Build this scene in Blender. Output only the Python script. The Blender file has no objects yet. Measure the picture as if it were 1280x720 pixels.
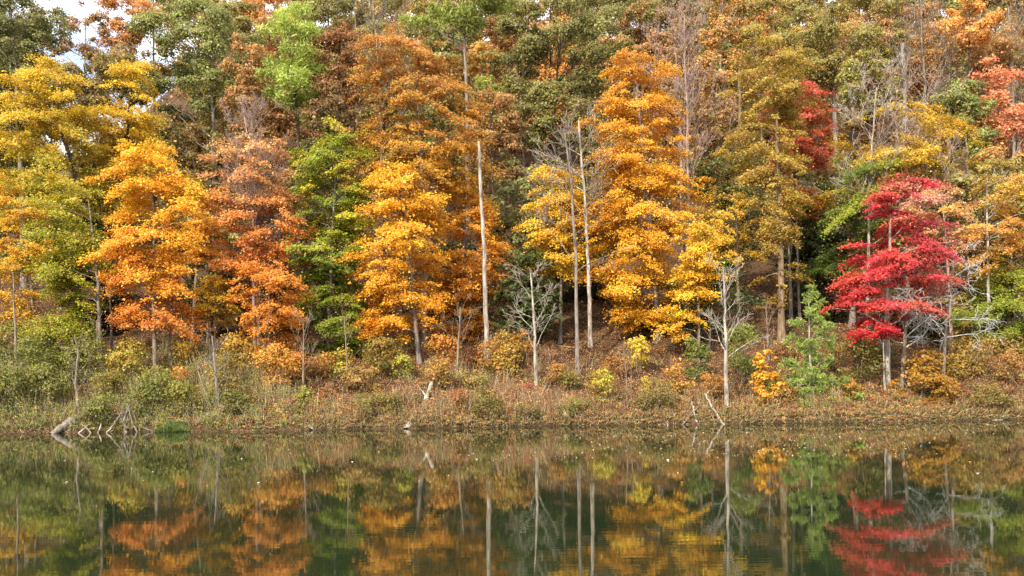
import bpy, math, random
import numpy as np
from mathutils import Matrix, Vector

random.seed(7)
rng = np.random.default_rng(11)
R = math.radians
scene = bpy.context.scene
C = scene.collection

# ------------------------------------------------------------------ camera
F = 1100.0            # focal length in pixels of a 1280 px wide frame
HZ = 470.0            # row of the horizon
CH = 2.9              # eye height above the lake
ROLL = R(0.8)
cd = bpy.data.cameras.new('camera')
cam = bpy.data.objects.new('camera', cd)
C.objects.link(cam)
cd.sensor_width = 36.0
cd.lens = F / 1280 * 36.0
cd.shift_y = (HZ - 360) / 1280
cd.clip_end = 3000
cam.matrix_world = Matrix.Translation((0, 0, CH)) @ Matrix.Rotation(R(90), 4, 'X') @ Matrix.Rotation(-ROLL, 4, 'Z')
scene.camera = cam

# ------------------------------------------------------------------ light
SUN_EL, SUN_AZ = 36.0, -28.0      # azimuth: degrees to the left of straight behind the camera
sv = Vector((math.sin(R(SUN_AZ)) * math.cos(R(SUN_EL)), -math.cos(R(SUN_AZ)) * math.cos(R(SUN_EL)), math.sin(R(SUN_EL))))
sl = bpy.data.lights.new('sun', 'SUN')
sl.energy = 2.8
sl.angle = R(1.2)
sl.color = (1.0, 0.91, 0.78)
so = bpy.data.objects.new('sun', sl)
C.objects.link(so)
so.rotation_euler = sv.to_track_quat('Z', 'Y').to_euler()

w = bpy.data.worlds.new('World')
scene.world = w
w.use_nodes = True
nt = w.node_tree
nt.nodes.clear()
N = nt.nodes.new
out = N('ShaderNodeOutputWorld')
bg = N('ShaderNodeBackground')
bg.inputs['Strength'].default_value = 0.15
sky = N('ShaderNodeTexSky')
sky.sky_type = 'NISHITA'
sky.sun_disc = False
sky.sun_elevation = R(SUN_EL)
sky.sun_rotation = math.atan2(sv.x, sv.y)
sky.air_density = 1.0
sky.dust_density = 2.0
tc = N('ShaderNodeTexCoord')
mp = N('ShaderNodeMapping')
mp.inputs['Scale'].default_value = (3.0, 3.0, 7.0)
nz = N('ShaderNodeTexNoise')
nz.inputs['Scale'].default_value = 1.6
nz.inputs['Detail'].default_value = 6
nz.inputs['Roughness'].default_value = 0.6
rp = N('ShaderNodeValToRGB')
rp.color_ramp.elements[0].position = 0.30
rp.color_ramp.elements[1].position = 0.55
mx = N('ShaderNodeMixRGB')
mx.inputs['Color2'].default_value = (7.2, 7.4, 7.9, 1)
nt.links.new(tc.outputs['Generated'], mp.inputs['Vector'])
nt.links.new(mp.outputs['Vector'], nz.inputs['Vector'])
nt.links.new(nz.outputs['Fac'], rp.inputs['Fac'])
nt.links.new(rp.outputs['Color'], mx.inputs['Fac'])
nt.links.new(sky.outputs['Color'], mx.inputs['Color1'])
nt.links.new(mx.outputs['Color'], bg.inputs['Color'])
nt.links.new(bg.outputs['Background'], out.inputs['Surface'])

scene.render.engine = 'CYCLES'
scene.cycles.max_bounces = 6
scene.cycles.diffuse_bounces = 3
scene.cycles.glossy_bounces = 3
scene.cycles.transmission_bounces = 4
scene.cycles.caustics_reflective = False
scene.cycles.caustics_refractive = False
vs = scene.view_settings
vs.view_transform = 'Standard'
vs.look = 'None'
vs.gamma = 1.0
vs.use_curve_mapping = False
vs.exposure = 1.12

# ------------------------------------------------------------------ helpers
cR, sR = math.cos(ROLL), math.sin(ROLL)


def P(px, py, D):
    """the point at depth D seen at a pixel of the 1280x720 photograph"""
    dx, dy = px - 640.0, py - HZ
    u, v = dx * cR - dy * sR, dx * sR + dy * cR
    return u * D / F, D, CH - v * D / F


def row_of(X, D, Z):
    u, v = X * F / D, (CH - Z) * F / D
    return HZ - u * sR + v * cR


def smooth(a, b, x):
    t = np.clip((x - a) / (b - a), 0, 1)
    return t * t * (3 - 2 * t)


def shore(X):
    return 50.0 + 0.35 * np.sin(X * .21 + 1) + 0.25 * np.sin(X * .53 + .4) + .12 * np.sin(X * 1.37) + 0.06 * np.sin(X * 3.1 + 2)


def ground_z(X, Y):
    X = np.asarray(X, float)
    Y = np.asarray(Y, float)
    t = Y - shore(X)
    z = np.where(t < 0, np.maximum(-2.0, t * .5), 0)
    tp = np.maximum(t, 0)
    lip = .28 * smooth(0, .45, tp)
    a = np.minimum(tp, 11) * .36
    b = np.clip(tp - 11, 0, 18) * .30
    ang = X / np.maximum(Y, 1)
    back = .34 + .22 * smooth(-.52, -.30, ang)
    c = np.clip(tp - 29, 0, 130) * back
    d = np.clip(tp - 159, 0, 500) * .03
    n = (.22 * np.sin(X * .5 + Y * .31) + .16 * np.sin(X * 1.1 - Y * .7 + 2) + .1 * np.sin(X * 2.3 + Y * 1.9)) * smooth(.5, 4, tp)
    n += .7 * np.sin(X * .11 + 1.2) * smooth(8, 30, tp)
    up = np.where(Y < -4, np.minimum((-4 - Y) * .35, 2.2), 0)
    return np.where(t < 0, np.where(Y < 0, np.maximum(z * 0 - 2, -2 + (-Y) * .6).clip(-2, .4) + up, z), lip + a + b + c + d + n)


def depth_at(px, py):
    """the depth at which the ground is seen at a pixel"""
    D = np.arange(50.0, 130.0, .1)
    dx, dy = px - 640.0, py - HZ
    for d in D:
        X, _, Z = P(px, py, d)
        if ground_z(X, d) >= Z:
            return float(d)
    return 130.0


def lin(h):
    v = np.array([int(h[i:i + 2], 16) for i in (0, 2, 4)], float) / 255
    return np.where(v <= .04045, v / 12.92, ((v + .055) / 1.055) ** 2.4)


# ---- materials
def leaf_material(name, trans=.32, gloss=.03):
    m = bpy.data.materials.new(name)
    m.use_nodes = True
    t = m.node_tree
    t.nodes.clear()
    o = t.nodes.new('ShaderNodeOutputMaterial')
    at = t.nodes.new('ShaderNodeAttribute')
    at.attribute_name = 'leaf_colour'
    df = t.nodes.new('ShaderNodeBsdfDiffuse')
    tr = t.nodes.new('ShaderNodeBsdfTranslucent')
    gl = t.nodes.new('ShaderNodeBsdfGlossy')
    gl.inputs['Roughness'].default_value = .45
    m1 = t.nodes.new('ShaderNodeMixShader')
    m2 = t.nodes.new('ShaderNodeMixShader')
    m1.inputs[0].default_value = trans
    m2.inputs[0].default_value = gloss
    L = t.links.new
    L(at.outputs['Color'], df.inputs['Color'])
    L(at.outputs['Color'], tr.inputs['Color'])
    L(df.outputs[0], m1.inputs[1])
    L(tr.outputs[0], m1.inputs[2])
    L(m1.outputs[0], m2.inputs[1])
    L(gl.outputs[0], m2.inputs[2])
    L(m2.outputs[0], o.inputs['Surface'])
    return m


def bark_material(name, a, b, scale=6.0):
    m = bpy.data.materials.new(name)
    m.use_nodes = True
    t = m.node_tree
    p = t.nodes['Principled BSDF']
    p.inputs['Roughness'].default_value = .9
    p.inputs['Specular IOR Level'].default_value = .15
    geo = t.nodes.new('ShaderNodeTexCoord')
    mpn = t.nodes.new('ShaderNodeMapping')
    mpn.inputs['Scale'].default_value = (1, 1, .22)
    no = t.nodes.new('ShaderNodeTexNoise')
    no.inputs['Scale'].default_value = scale
    no.inputs['Detail'].default_value = 5
    no.inputs['Roughness'].default_value = .7
    cr = t.nodes.new('ShaderNodeValToRGB')
    cr.color_ramp.elements[0].position = .36
    cr.color_ramp.elements[1].position = .64
    cr.color_ramp.elements[0].color = (*lin(a), 1)
    cr.color_ramp.elements[1].color = (*lin(b), 1)
    bp = t.nodes.new('ShaderNodeBump')
    bp.inputs['Strength'].default_value = .5
    bp.inputs['Distance'].default_value = .05
    L = t.links.new
    L(geo.outputs['Object'], mpn.inputs['Vector'])
    L(mpn.outputs['Vector'], no.inputs['Vector'])
    L(no.outputs['Fac'], cr.inputs['Fac'])
    L(cr.outputs['Color'], p.inputs['Base Color'])
    L(no.outputs['Fac'], bp.inputs['Height'])
    L(bp.outputs['Normal'], p.inputs['Normal'])
    return m


LEAF = leaf_material('autumn_leaf')
NEEDLE = leaf_material('conifer_needle', .2)
LITTER = leaf_material('dry_leaf', .12, .02)
BARK = {
    'white': bark_material('white_bark', '5E554B', 'C4B8A6', 5),
    'pale': bark_material('pale_bark', '4E4438', 'A39380', 6),
    'grey': bark_material('grey_bark', '5A5148', '9A8D7F', 6),
    'dark': bark_material('dark_bark', '2A221B', '574A3D', 7),
    'tan': bark_material('tan_bark', '5E4E3C', '9C866A', 6),
    'pink': bark_material('pinkish_bark', '766258', 'B59C8E', 6),
    'lichen': bark_material('lichen_bark', '9A9A92', 'E2E2DA', 9),
}


class MB:
    """collects quads, then links them as one mesh object"""

    def __init__(s):
        s.v, s.q, s.c, s.n = [], [], [], 0

    def add(s, v, q, c=None):
        s.v.append(v)
        s.q.append(q + s.n)
        s.n += len(v)
        if c is not None:
            s.c.append(c)

    def tube(s, pts, rad, sides=6, wob=0.0):
        pts = np.asarray(pts, float)
        rad = np.asarray(rad, float)
        n = len(pts)
        d = np.gradient(pts, axis=0)
        d /= np.linalg.norm(d, axis=1)[:, None] + 1e-9
        ref = np.array([0.31, .95, .05]) if abs(d[0, 2]) > .6 else np.array([0.05, .1, 1.0])
        a = np.cross(d, ref)
        a /= np.linalg.norm(a, axis=1)[:, None] + 1e-9
        b = np.cross(d, a)
        th = np.linspace(0, 2 * math.pi, sides, endpoint=False)
        rr = rad[:, None] * (1 + wob * rng.normal(size=(n, sides)))
        v = pts[:, None, :] + rr[:, :, None] * (np.cos(th)[None, :, None] * a[:, None, :] + np.sin(th)[None, :, None] * b[:, None, :])
        v = v.reshape(-1, 3)
        i = np.arange(n - 1)[:, None] * sides
        j = np.arange(sides)[None, :]
        k = (j + 1) % sides
        q = np.stack([i + j, i + k, i + sides + k, i + sides + j], -1).reshape(-1, 4)
        s.add(v, q)

    def leaves(s, p, nrm, L, W, col):
        n = len(p)
        nrm = nrm / (np.linalg.norm(nrm, axis=1)[:, None] + 1e-9)
        t = np.cross(nrm, rng.normal(size=(n, 3)))
        t /= np.linalg.norm(t, axis=1)[:, None] + 1e-9
        s.cards(p, t, np.cross(nrm, t), L, W, col, nrm)

    def cards(s, p, t, b, L, W, col, nrm=None):
        n = len(p)
        L = np.broadcast_to(L, (n,))[:, None] * .5
        W = np.broadcast_to(W, (n,))[:, None] * .5
        fold = 0 if nrm is None else nrm * L * .35
        v = np.stack([p - t * L, p + b * W + t * L * .1 + fold, p + t * L, p - b * W + t * L * .1 + fold], 1).reshape(-1, 3)
        q = np.arange(n * 4).reshape(n, 4)
        s.add(v, q, np.repeat(col, 4, 0))

    def build(s, name, mat, parent=None, origin=(0, 0, 0), smooth_=False):
        v = np.concatenate(s.v) - np.asarray(origin, float)
        q = np.concatenate(s.q)
        me = bpy.data.meshes.new(name)
        me.vertices.add(len(v))
        me.loops.add(len(q) * 4)
        me.polygons.add(len(q))
        me.vertices.foreach_set('co', v.astype(np.float32).ravel())
        me.loops.foreach_set('vertex_index', q.astype(np.int32).ravel())
        me.polygons.foreach_set('loop_start', np.arange(0, len(q) * 4, 4, dtype=np.int32))
        if smooth_:
            me.polygons.foreach_set('use_smooth', np.ones(len(q), bool))
        if s.c:
            c = np.concatenate(s.c)
            at = me.color_attributes.new('leaf_colour', 'FLOAT_COLOR', 'POINT')
            at.data.foreach_set('color', np.concatenate([c, np.ones((len(c), 1))], 1).astype(np.float32).ravel())
        me.update(calc_edges=True)
        me.materials.append(mat)
        o = bpy.data.objects.new(name, me)
        C.objects.link(o)
        if parent is not None:
            o.parent = parent
        else:
            o.location = origin
        return o


def tag(o, label=None, cat=None, group=None, kind=None):
    for k, v in (('label', label), ('category', cat), ('group', group), ('kind', kind)):
        if v:
            o[k] = v
    return o


def thing(name, loc, label, cat, group=None):
    o = bpy.data.objects.new(name, None)
    C.objects.link(o)
    o.location = loc
    o.empty_display_size = .3
    return tag(o, label, cat, group)


# ------------------------------------------------------------------ foliage
ALB = .98


def ramp(cols, t):
    ts = np.array([c[0] for c in cols])
    cs = np.array([lin(c[1]) for c in cols])
    c = np.stack([np.interp(t, ts, cs[:, i]) for i in range(3)], 1)
    r, g, b = c[:, 0].copy(), c[:, 1].copy(), c[:, 2].copy()
    dull = 1 - np.clip((g / r - .10) / .08, 0, 1)       # true reds keep their hue
    c[:, 1] = np.where(r > g, g + (.13 * (1 - dull)) * (r - g), g)
    c[:, 0] = np.where(g > r, r + .42 * (g - r), r)
    c[:, 2] = b * np.where(dull > .5, 1.0, .66)
    return c * (1.04 - .16 * dull[:, None])


def tint(col, a, b):
    """per-leaf variation of hue and tone"""
    n = len(col)
    k = np.exp(rng.normal(0, a, (n, 1)))
    h = rng.normal(0, b, n)
    out_ = col * k
    out_[:, 1] *= np.exp(h)
    out_[:, 0] *= np.exp(-h * .25)
    return np.clip(out_ * ALB, .004, .85)


def clump_leaves(mb, cen, rad, axis_xy, cols, style, leaf, n_leaves, jit=.14):
    """leaves through flat sprays (layer), rounded clumps (round) or needle tufts (pine)"""
    nc = len(cen)
    wts = rad ** 2
    cnt = np.maximum(3, (n_leaves * wts / wts.sum()).astype(int))
    idx = np.repeat(np.arange(nc), cnt)
    n = len(idx)
    r = rad[idx]
    o = cen[idx]
    outw = np.zeros((n, 3))
    outw[:, :2] = o[:, :2] - axis_xy
    outw /= np.linalg.norm(outw, axis=1)[:, None] + .5
    up = np.array([0, 0, 1.0])
    rn = rng.normal(size=(n, 3))
    if style in ('layer', 'spray'):
        th_, dr_ = (.15, .20) if style == 'layer' else (.08, .30)
        p1 = rng.uniform(0, 6.28, nc)[idx]
        p2 = rng.uniform(0, 6.28, nc)[idx]
        ph = rng.uniform(0, 6.28, n)
        rho = np.sqrt(rng.uniform(0, 1, n))
        lob = rho * (1 + .3 * np.sin(2 * ph + p1) + .25 * np.sin(5 * ph + p2))
        pos = np.stack([lob * np.cos(ph), lob * np.sin(ph) * .9, rng.normal(0, th_, n) + dr_ * (.4 - rho ** 2)], 1) * r[:, None]
        tilt = rng.normal(0, .24, (nc, 2))[idx]
        pos[:, 2] += (pos[:, :2] * (tilt - outw[:, :2] * .28)).sum(1)
        nrm = up * .8 + outw * .45 + rn * .36 + np.array([0, -.32, 0])
    else:
        d = rng.normal(size=(n, 3))
        d /= np.linalg.norm(d, axis=1)[:, None]
        fl = (d[:, 2] < -.1) & (rng.uniform(size=n) < .6)
        d[fl, 2] *= -1
        p1 = rng.uniform(0, 6.28, (nc, 3))[idx]
        wob = 1 + .22 * np.sin(d[:, 0] * 4 + p1[:, 0]) + .22 * np.sin(d[:, 1] * 4 + p1[:, 1]) + .18 * np.sin(d[:, 2] * 5 + p1[:, 2])
        pos = d * (rng.uniform(.35, 1.05, n) ** .6 * wob * r)[:, None]
        pos[:, 2] *= .68
        nrm = d * .7 + up * .35 + outw * .3 + rn * .45 + np.array([0, -.2, 0])
    stray = np.where(rng.uniform(size=n) < .11, .38, .05)
    pos = o + pos + rng.normal(size=(n, 3)) * (r * stray)[:, None]
    cc = cols[idx]
    L = leaf * np.exp(rng.normal(0, .32, n))
    if style == 'pine':
        t = rn + d * .9 + up * .25
        t /= np.linalg.norm(t, axis=1)[:, None]
        b = np.cross(t, rng.normal(size=(n, 3)))
        b /= np.linalg.norm(b, axis=1)[:, None]
        mb.cards(pos, t, b, L * 1.5, L * .28, tint(cc, .18, .06))
    else:
        mb.leaves(pos, nrm, L, L * .8, tint(cc, .16, jit))


def leafy(label, prof, cols, base=None, D=None, style='layer', cs=34, leaf=.112, k=.60, bark='grey', tw=6, path=None,
          name='autumn_tree', cat='tree', group='trees along the lake shore', depth=.8, limbs=26, xcols=None, twigs=0, cjit=.14, sparse=0, hollow=.12):
    """a leafy tree: base is the pixel of its foot, prof its outline as (row, left, right)"""
    prof = sorted(prof)
    if D is None:
        D = depth_at(*base)
    bx = base[0] if base else (prof[-1][1] + prof[-1][2]) / 2
    X0, _, _ = P(bx, base[1] if base else 420, D)
    Z0 = float(ground_z(X0, D)) - .15
    org = np.array([X0, D, Z0])
    s = D / F
    ys = np.array([p[0] for p in prof], float)
    xl = np.array([p[1] for p in prof], float)
    xr = np.array([p[2] for p in prof], float)
    yy = np.linspace(ys[0], ys[-1], 200)
    ww = np.interp(yy, ys, xr - xl)
    area = np.trapezoid(ww, yy) if hasattr(np, 'trapezoid') else np.trapz(ww, yy)
    flat = .36 if style in ('layer', 'spray') else .72
    cs = cs * .78
    nc = int(max(8, 1.75 * area / (cs * cs * flat)))
    if sparse:
        nc = int(nc * sparse)
    nc = min(nc, 900)
    cy = rng.choice(yy, nc, p=ww / ww.sum()) + rng.normal(0, 3, nc)
    cw = np.interp(cy, ys, xr - xl) / 2
    cx = np.interp(cy, ys, (xl + xr) / 2)
    rr = np.sqrt(rng.uniform(hollow, 1, nc))
    th = rng.uniform(0, 2 * math.pi, nc)
    csz = cs * .5 * rng.uniform(.45, 1.45, nc)
    ragged = 1 + .12 * np.sin(cy * .045 + th + rng.uniform(0, 6)) + .13 * np.sin(cy * .17 - th * 3 + rng.uniform(0, 6)) + rng.normal(0, .13, nc)
    hw = np.maximum(cw * ragged * 1.10 - csz * .40, cw * .3)
    px = cx + rr * np.cos(th) * hw
    dpt = np.minimum(hw, np.median(hw) * 1.15) * s * depth
    Xc, _, Zc = P(px, cy, D)
    Yc = D + rr * np.sin(th) * dpt
    cen = np.stack([Xc, Yc, Zc], 1)
    cen[:, 2] = np.maximum(cen[:, 2], ground_z(cen[:, 0], cen[:, 1]) + .2)
    rad = csz * s
    t = (cy - ys[0]) / (ys[-1] - ys[0] + 1e-6)
    col = ramp(cols, np.clip(t + rng.normal(0, cjit, nc), 0, 1))
    if xcols:
        tx = np.clip((px - xl.min()) / (xr.max() - xl.min()) + rng.normal(0, .17, nc), 0, 1)
        c2 = ramp([(c[0], c[1]) for c in xcols], tx)
        col = c2 * .75 + col * .25
    col = col * np.exp(rng.normal(0, .10, (nc, 1)))
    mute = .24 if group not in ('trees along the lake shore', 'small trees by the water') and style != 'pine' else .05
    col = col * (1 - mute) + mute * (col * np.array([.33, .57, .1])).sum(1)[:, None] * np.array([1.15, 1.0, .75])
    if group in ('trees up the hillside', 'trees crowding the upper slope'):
        col = col * np.array([1.22, 1.18, 1.1])  # distance haze put into the leaf colour: hillside crowns made paler
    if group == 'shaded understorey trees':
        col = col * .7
    root = thing(name, org, label, cat, group)
    # trunk
    if path is None:
        top = ys[0] + .12 * (ys[-1] - ys[0])
        path = [(bx, None), ((bx + np.interp(top, ys, (xl + xr) / 2)) / 2, (ys[-1] + top) / 2), (np.interp(top, ys, (xl + xr) / 2), top)]
    tp = [(X0, D, Z0)] + [P(a, b, D) for a, b in path[1:]]
    tp = np.array(tp)
    n = 18
    seg = np.r_[0, np.cumsum(np.linalg.norm(np.diff(tp, axis=0), axis=1))]
    u = np.linspace(0, seg[-1], n)
    tr = np.stack([np.interp(u, seg, tp[:, i]) for i in range(3)], 1)
    tr[2:, :2] += np.cumsum(rng.normal(0, .012 * seg[-1] / 10, (n - 2, 2)), 0)
    r0 = tw * .5 * s
    f = np.linspace(0, 1, n)
    tr_r = r0 * (1 - .78 * f) * (1 + .5 * np.exp(-f * 40))
    mb = MB()
    mb.tube(tr, tr_r, 9, .05)
    order = rng.permutation(nc)[:limbs]
    for i in order:
        c = cen[i]
        h = np.hypot(c[0] - tr[:, 0], c[1] - tr[:, 1])
        za = c[2] - (.35 if style in ('layer', 'spray') else .8) * h.min() - .2
        j = int(np.clip(np.searchsorted(tr[:, 2], za), 3, n - 2))
        a = tr[j]
        q = np.linspace(0, 1, 7)[:, None]
        pth = a + (c - a) * q
        pth[:, 2] += (np.sin(q[:, 0] * math.pi) * .10 * np.linalg.norm(c - a))
        pth[1:-1] += rng.normal(0, .05, (5, 3)) * np.linalg.norm(c - a) * .5
        mb.tube(pth, np.linspace(max(tr_r[j] * .42, .02), .012, 7), 5)
        for _ in range(twigs):
            e = pth[rng.integers(3, 7)]
            dv = rng.normal(0, 1, 3) * np.array([.8, .8, .5]) + np.array([0, 0, .5])
            mb.tube([e, e + dv * .5 * rad[i] + rng.normal(0, .05, 3), e + dv * rad[i] * 1.1], [.016, .012, .007], 3)
    mb.build('trunk', BARK[bark], root, org, True)
    mb = MB()
    nl = int(area * (1.7 if style == 'pine' else k * ((.22 / leaf) * (D / 62)) ** 2) * (sparse or 1))
    clump_leaves(mb, cen, rad, np.array([Xc.mean(), D]), col, style, leaf, nl)
    mb.build('crown', NEEDLE if style == 'pine' else LEAF, root, org)
    return root


def grow(mb, p, d, L, r, lvl, spread, up, nb, wig, rmin=.006):
    n = 6
    pts = [np.array(p, float)]
    dv = np.array(d, float)
    for i in range(n - 1):
        dv = dv + rng.normal(0, wig, 3) + np.array([0, 0, up * .12])
        dv /= np.linalg.norm(dv)
        pts.append(pts[-1] + dv * L / (n - 1))
    pts = np.array(pts)
    mb.tube(pts, np.linspace(max(r, rmin * 1.3), max(r * .3, rmin), n), 6 if r > .04 else 4 if r > .02 else 3)
    if lvl <= 0:
        return
    for i in range(nb):
        f = rng.uniform(.25, .97)
        q = f * (n - 1)
        j = int(q)
        b = pts[j] + (pts[min(j + 1, n - 1)] - pts[j]) * (q - j)
        dd = pts[min(j + 1, n - 1)] - pts[j]
        dd = dd / (np.linalg.norm(dd) + 1e-9)
        a = rng.normal(size=3)
        a -= dd * a.dot(dd)
        a /= np.linalg.norm(a) + 1e-9
        nd = dd * math.cos(spread) + a * math.sin(spread)
        grow(mb, b, nd, L * rng.uniform(.4, .65) * (1.1 - .4 * f), r * .55 * (1.15 - .5 * f), lvl - 1, spread, up, nb, wig, rmin)


def bare(label, path, base=None, D=None, tw=5, bark='pale', nb=12, first=.45, blen=60, lvl=2, spread=.65, up=1.0, kids=4, wig=.14,
         name='leafless_tree', cat='tree', group='bare trees on the slope', tip=.3, elev=.8, down=False, twig_bark=None):
    """a leafless tree: path is the trunk's line of pixels from foot to top"""
    if D is None:
        D = depth_at(*path[0])
    s = D / F
    pts = [P(a, b, D) for a, b in path]
    X0 = pts[0][0]
    Z0 = float(ground_z(X0, D)) - .12
    if down:
        pts[0] = (X0, D, Z0)
    else:
        pts[0] = (X0, D, min(Z0, pts[0][2]) if base is None else Z0)
    org = np.array(pts[0])
    tp = np.array(pts)
    n = 20
    seg = np.r_[0, np.cumsum(np.linalg.norm(np.diff(tp, axis=0), axis=1))]
    u = np.linspace(0, seg[-1], n)
    tr = np.stack([np.interp(u, seg, tp[:, i]) for i in range(3)], 1)
    tr[2:, :2] += np.cumsum(rng.normal(0, .0035 * seg[-1], (n - 2, 2)), 0) * .5
    f = np.linspace(0, 1, n)
    r = tw * .5 * s * (1 - (1 - tip) * f) * (1 + .4 * np.exp(-f * 40))
    root = thing(name, org, label, cat, group)
    mb = MB()
    mb.tube(tr, r, 8, .04)
    if nb == 0:
        root_mesh = mb.build('trunk', BARK[bark], root, org, True)
        return root
    mb.build('trunk', BARK[bark], root, org, True)
    mb = MB()
    for i in range(nb):
        g = first + (1 - first) * (i + rng.uniform(0, .8)) / nb
        j = min(int(g * (n - 1)), n - 1)
        az = i * 2.4 + rng.uniform(-.5, .5)
        el = elev + rng.uniform(-.2, .3) + .3 * (g - first)
        d = np.array([math.cos(az) * math.cos(el), math.sin(az) * math.cos(el), math.sin(el)])
        grow(mb, tr[j], d, blen * s * rng.uniform(.6, 1.1) * (1.15 - .5 * (g - first) / (1 - first + 1e-6)), max(r[j] * .36, .016), lvl, spread, up, kids, wig, .2 * s)
    mb.build('crown', BARK[twig_bark or bark], root, org)
    return root


def shrub(label, x, y, wpx, hpx, cols, style='round', leaf=.15, k=.5, name='shrub', cat='shrub', group='shrubs on the bank', D=None, cs=None, stems=7, bark='tan', oval=None):
    """a bush whose foot is at pixel (x, y)"""
    D = D or depth_at(x, y)
    s = D / F
    leaf = leaf * .74
    X0, _, _ = P(x, y, D)
    Z0 = float(ground_z(X0, D)) - .05
    org = np.array([X0, D, Z0])
    H, Wd = hpx * s, wpx * s
    cs = (cs or max(9, min(wpx, hpx) * .42)) * s
    nc = max(7, int(1.6 * wpx * hpx * s * s / (cs * cs * .6)))
    th = rng.uniform(0, 6.28, nc)
    zz = rng.uniform(.12, 1, nc)
    prof = np.sqrt(np.clip(1 - ((zz - .42) / .66) ** 2, .05, 1)) if oval is None else np.interp(zz, [o_[0] for o_ in oval], [o_[1] for o_ in oval])
    rr = np.sqrt(rng.uniform(.1, 1, nc)) * prof * (Wd * .5 - cs * .3)
    cen = np.stack([X0 + rr * np.cos(th), D + rr * np.sin(th) * .8, Z0 + zz * (H - cs * .3)], 1)
    cen[:, 2] = np.maximum(cen[:, 2], ground_z(cen[:, 0], cen[:, 1]) + .1)
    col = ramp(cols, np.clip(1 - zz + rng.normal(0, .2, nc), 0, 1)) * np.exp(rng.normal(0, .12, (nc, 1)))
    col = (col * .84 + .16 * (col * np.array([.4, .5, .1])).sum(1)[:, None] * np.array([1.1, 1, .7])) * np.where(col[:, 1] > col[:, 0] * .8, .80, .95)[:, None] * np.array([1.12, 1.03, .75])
    root = thing(name, org, label, cat, group)
    mb = MB()
    for i in range(min(stems, nc)):
        c = cen[i]
        a = org + np.array([rng.normal(0, .08), rng.normal(0, .08), 0])
        q = np.linspace(0, 1, 5)[:, None]
        pth = a + (c - a) * q
        pth[1:-1] += rng.normal(0, .05, (3, 3))
        mb.tube(pth, np.linspace(.03, .01, 5), 4)
    mb.build('stems', BARK[bark], root, org)
    mb = MB()
    clump_leaves(mb, cen, cs * rng.uniform(.4, .75, nc), org[:2], col, style, leaf, int(wpx * hpx * k * (.15 / leaf) ** 2) + 40)
    mb.build('foliage', NEEDLE if style == 'pine' else LEAF, root, org)
    return root


# ------------------------------------------------------------------ the setting
def sheet(name, xs, ys, zf, mat):
    gx, gy = np.meshgrid(xs, ys)
    v = np.stack([gx, gy, zf(gx, gy)], -1).reshape(-1, 3)
    nx, ny = len(xs), len(ys)
    i = (np.arange(ny - 1)[:, None] * nx + np.arange(nx - 1)[None, :])
    q = np.stack([i, i + 1, i + nx + 1, i + nx], -1).reshape(-1, 4)
    mb = MB()
    mb.add(v, q)
    return tag(mb.build(name, mat, smooth_=True), kind='structure')


gm = bpy.data.materials.new('leaf_litter_ground')
gm.use_nodes = True
t = gm.node_tree
p = t.nodes['Principled BSDF']
p.inputs['Roughness'].default_value = .95
p.inputs['Specular IOR Level'].default_value = .1
tcn = t.nodes.new('ShaderNodeTexCoord')
n1 = t.nodes.new('ShaderNodeTexNoise')
n1.inputs['Scale'].default_value = .35
n1.inputs['Detail'].default_value = 8
n2 = t.nodes.new('ShaderNodeTexVoronoi')
n2.inputs['Scale'].default_value = 7
r1 = t.nodes.new('ShaderNodeValToRGB')
r1.color_ramp.elements[0].position = .35
r1.color_ramp.elements[0].color = (*(lin('5E4632') * .8), 1)
r1.color_ramp.elements[1].position = .65
r1.color_ramp.elements[1].color = (*(lin('86684C') * .8), 1)
hs = t.nodes.new('ShaderNodeMixRGB')
hs.blend_type = 'MULTIPLY'
hs.inputs['Fac'].default_value = .7
t.links.new(tcn.outputs['Object'], n1.inputs['Vector'])
t.links.new(tcn.outputs['Object'], n2.inputs['Vector'])
t.links.new(n1.outputs['Fac'], r1.inputs['Fac'])
t.links.new(r1.outputs['Color'], hs.inputs['Color1'])
bw = t.nodes.new('ShaderNodeRGBToBW')
t.links.new(n2.outputs['Color'], bw.inputs[0])
t.links.new(bw.outputs[0], hs.inputs['Color2'])
bp = t.nodes.new('ShaderNodeBump')
bp.inputs['Distance'].default_value = .12
t.links.new(n2.outputs['Distance'], bp.inputs['Height'])
t.links.new(hs.outputs['Color'], p.inputs['Base Color'])
t.links.new(bp.outputs['Normal'], p.inputs['Normal'])
xs = np.r_[np.arange(-420, -70, 10), np.arange(-70, 70, .5), np.arange(70, 421, 10)]
ys = np.r_[np.arange(-300, -20, 20), np.arange(-20, 48, 2), np.arange(48, 66, .2), np.arange(66, 110, 1), np.arange(110, 260, 5), np.arange(260, 900, 40)]
sheet('ground', xs, ys, ground_z, gm)

wm = bpy.data.materials.new('lake_water')
wm.use_nodes = True
t = wm.node_tree
t.nodes.clear()
o_ = t.nodes.new('ShaderNodeOutputMaterial')
df = t.nodes.new('ShaderNodeBsdfDiffuse')
df.inputs['Color'].default_value = (.014, .022, .009, 1)
gl = t.nodes.new('ShaderNodeBsdfGlossy')
gl.inputs['Roughness'].default_value = .02
gl.inputs['Color'].default_value = (1, 1, .96, 1)
fr = t.nodes.new('ShaderNodeFresnel')
fr.inputs['IOR'].default_value = 1.85
ms = t.nodes.new('ShaderNodeMixShader')
tcn = t.nodes.new('ShaderNodeTexCoord')


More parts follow.
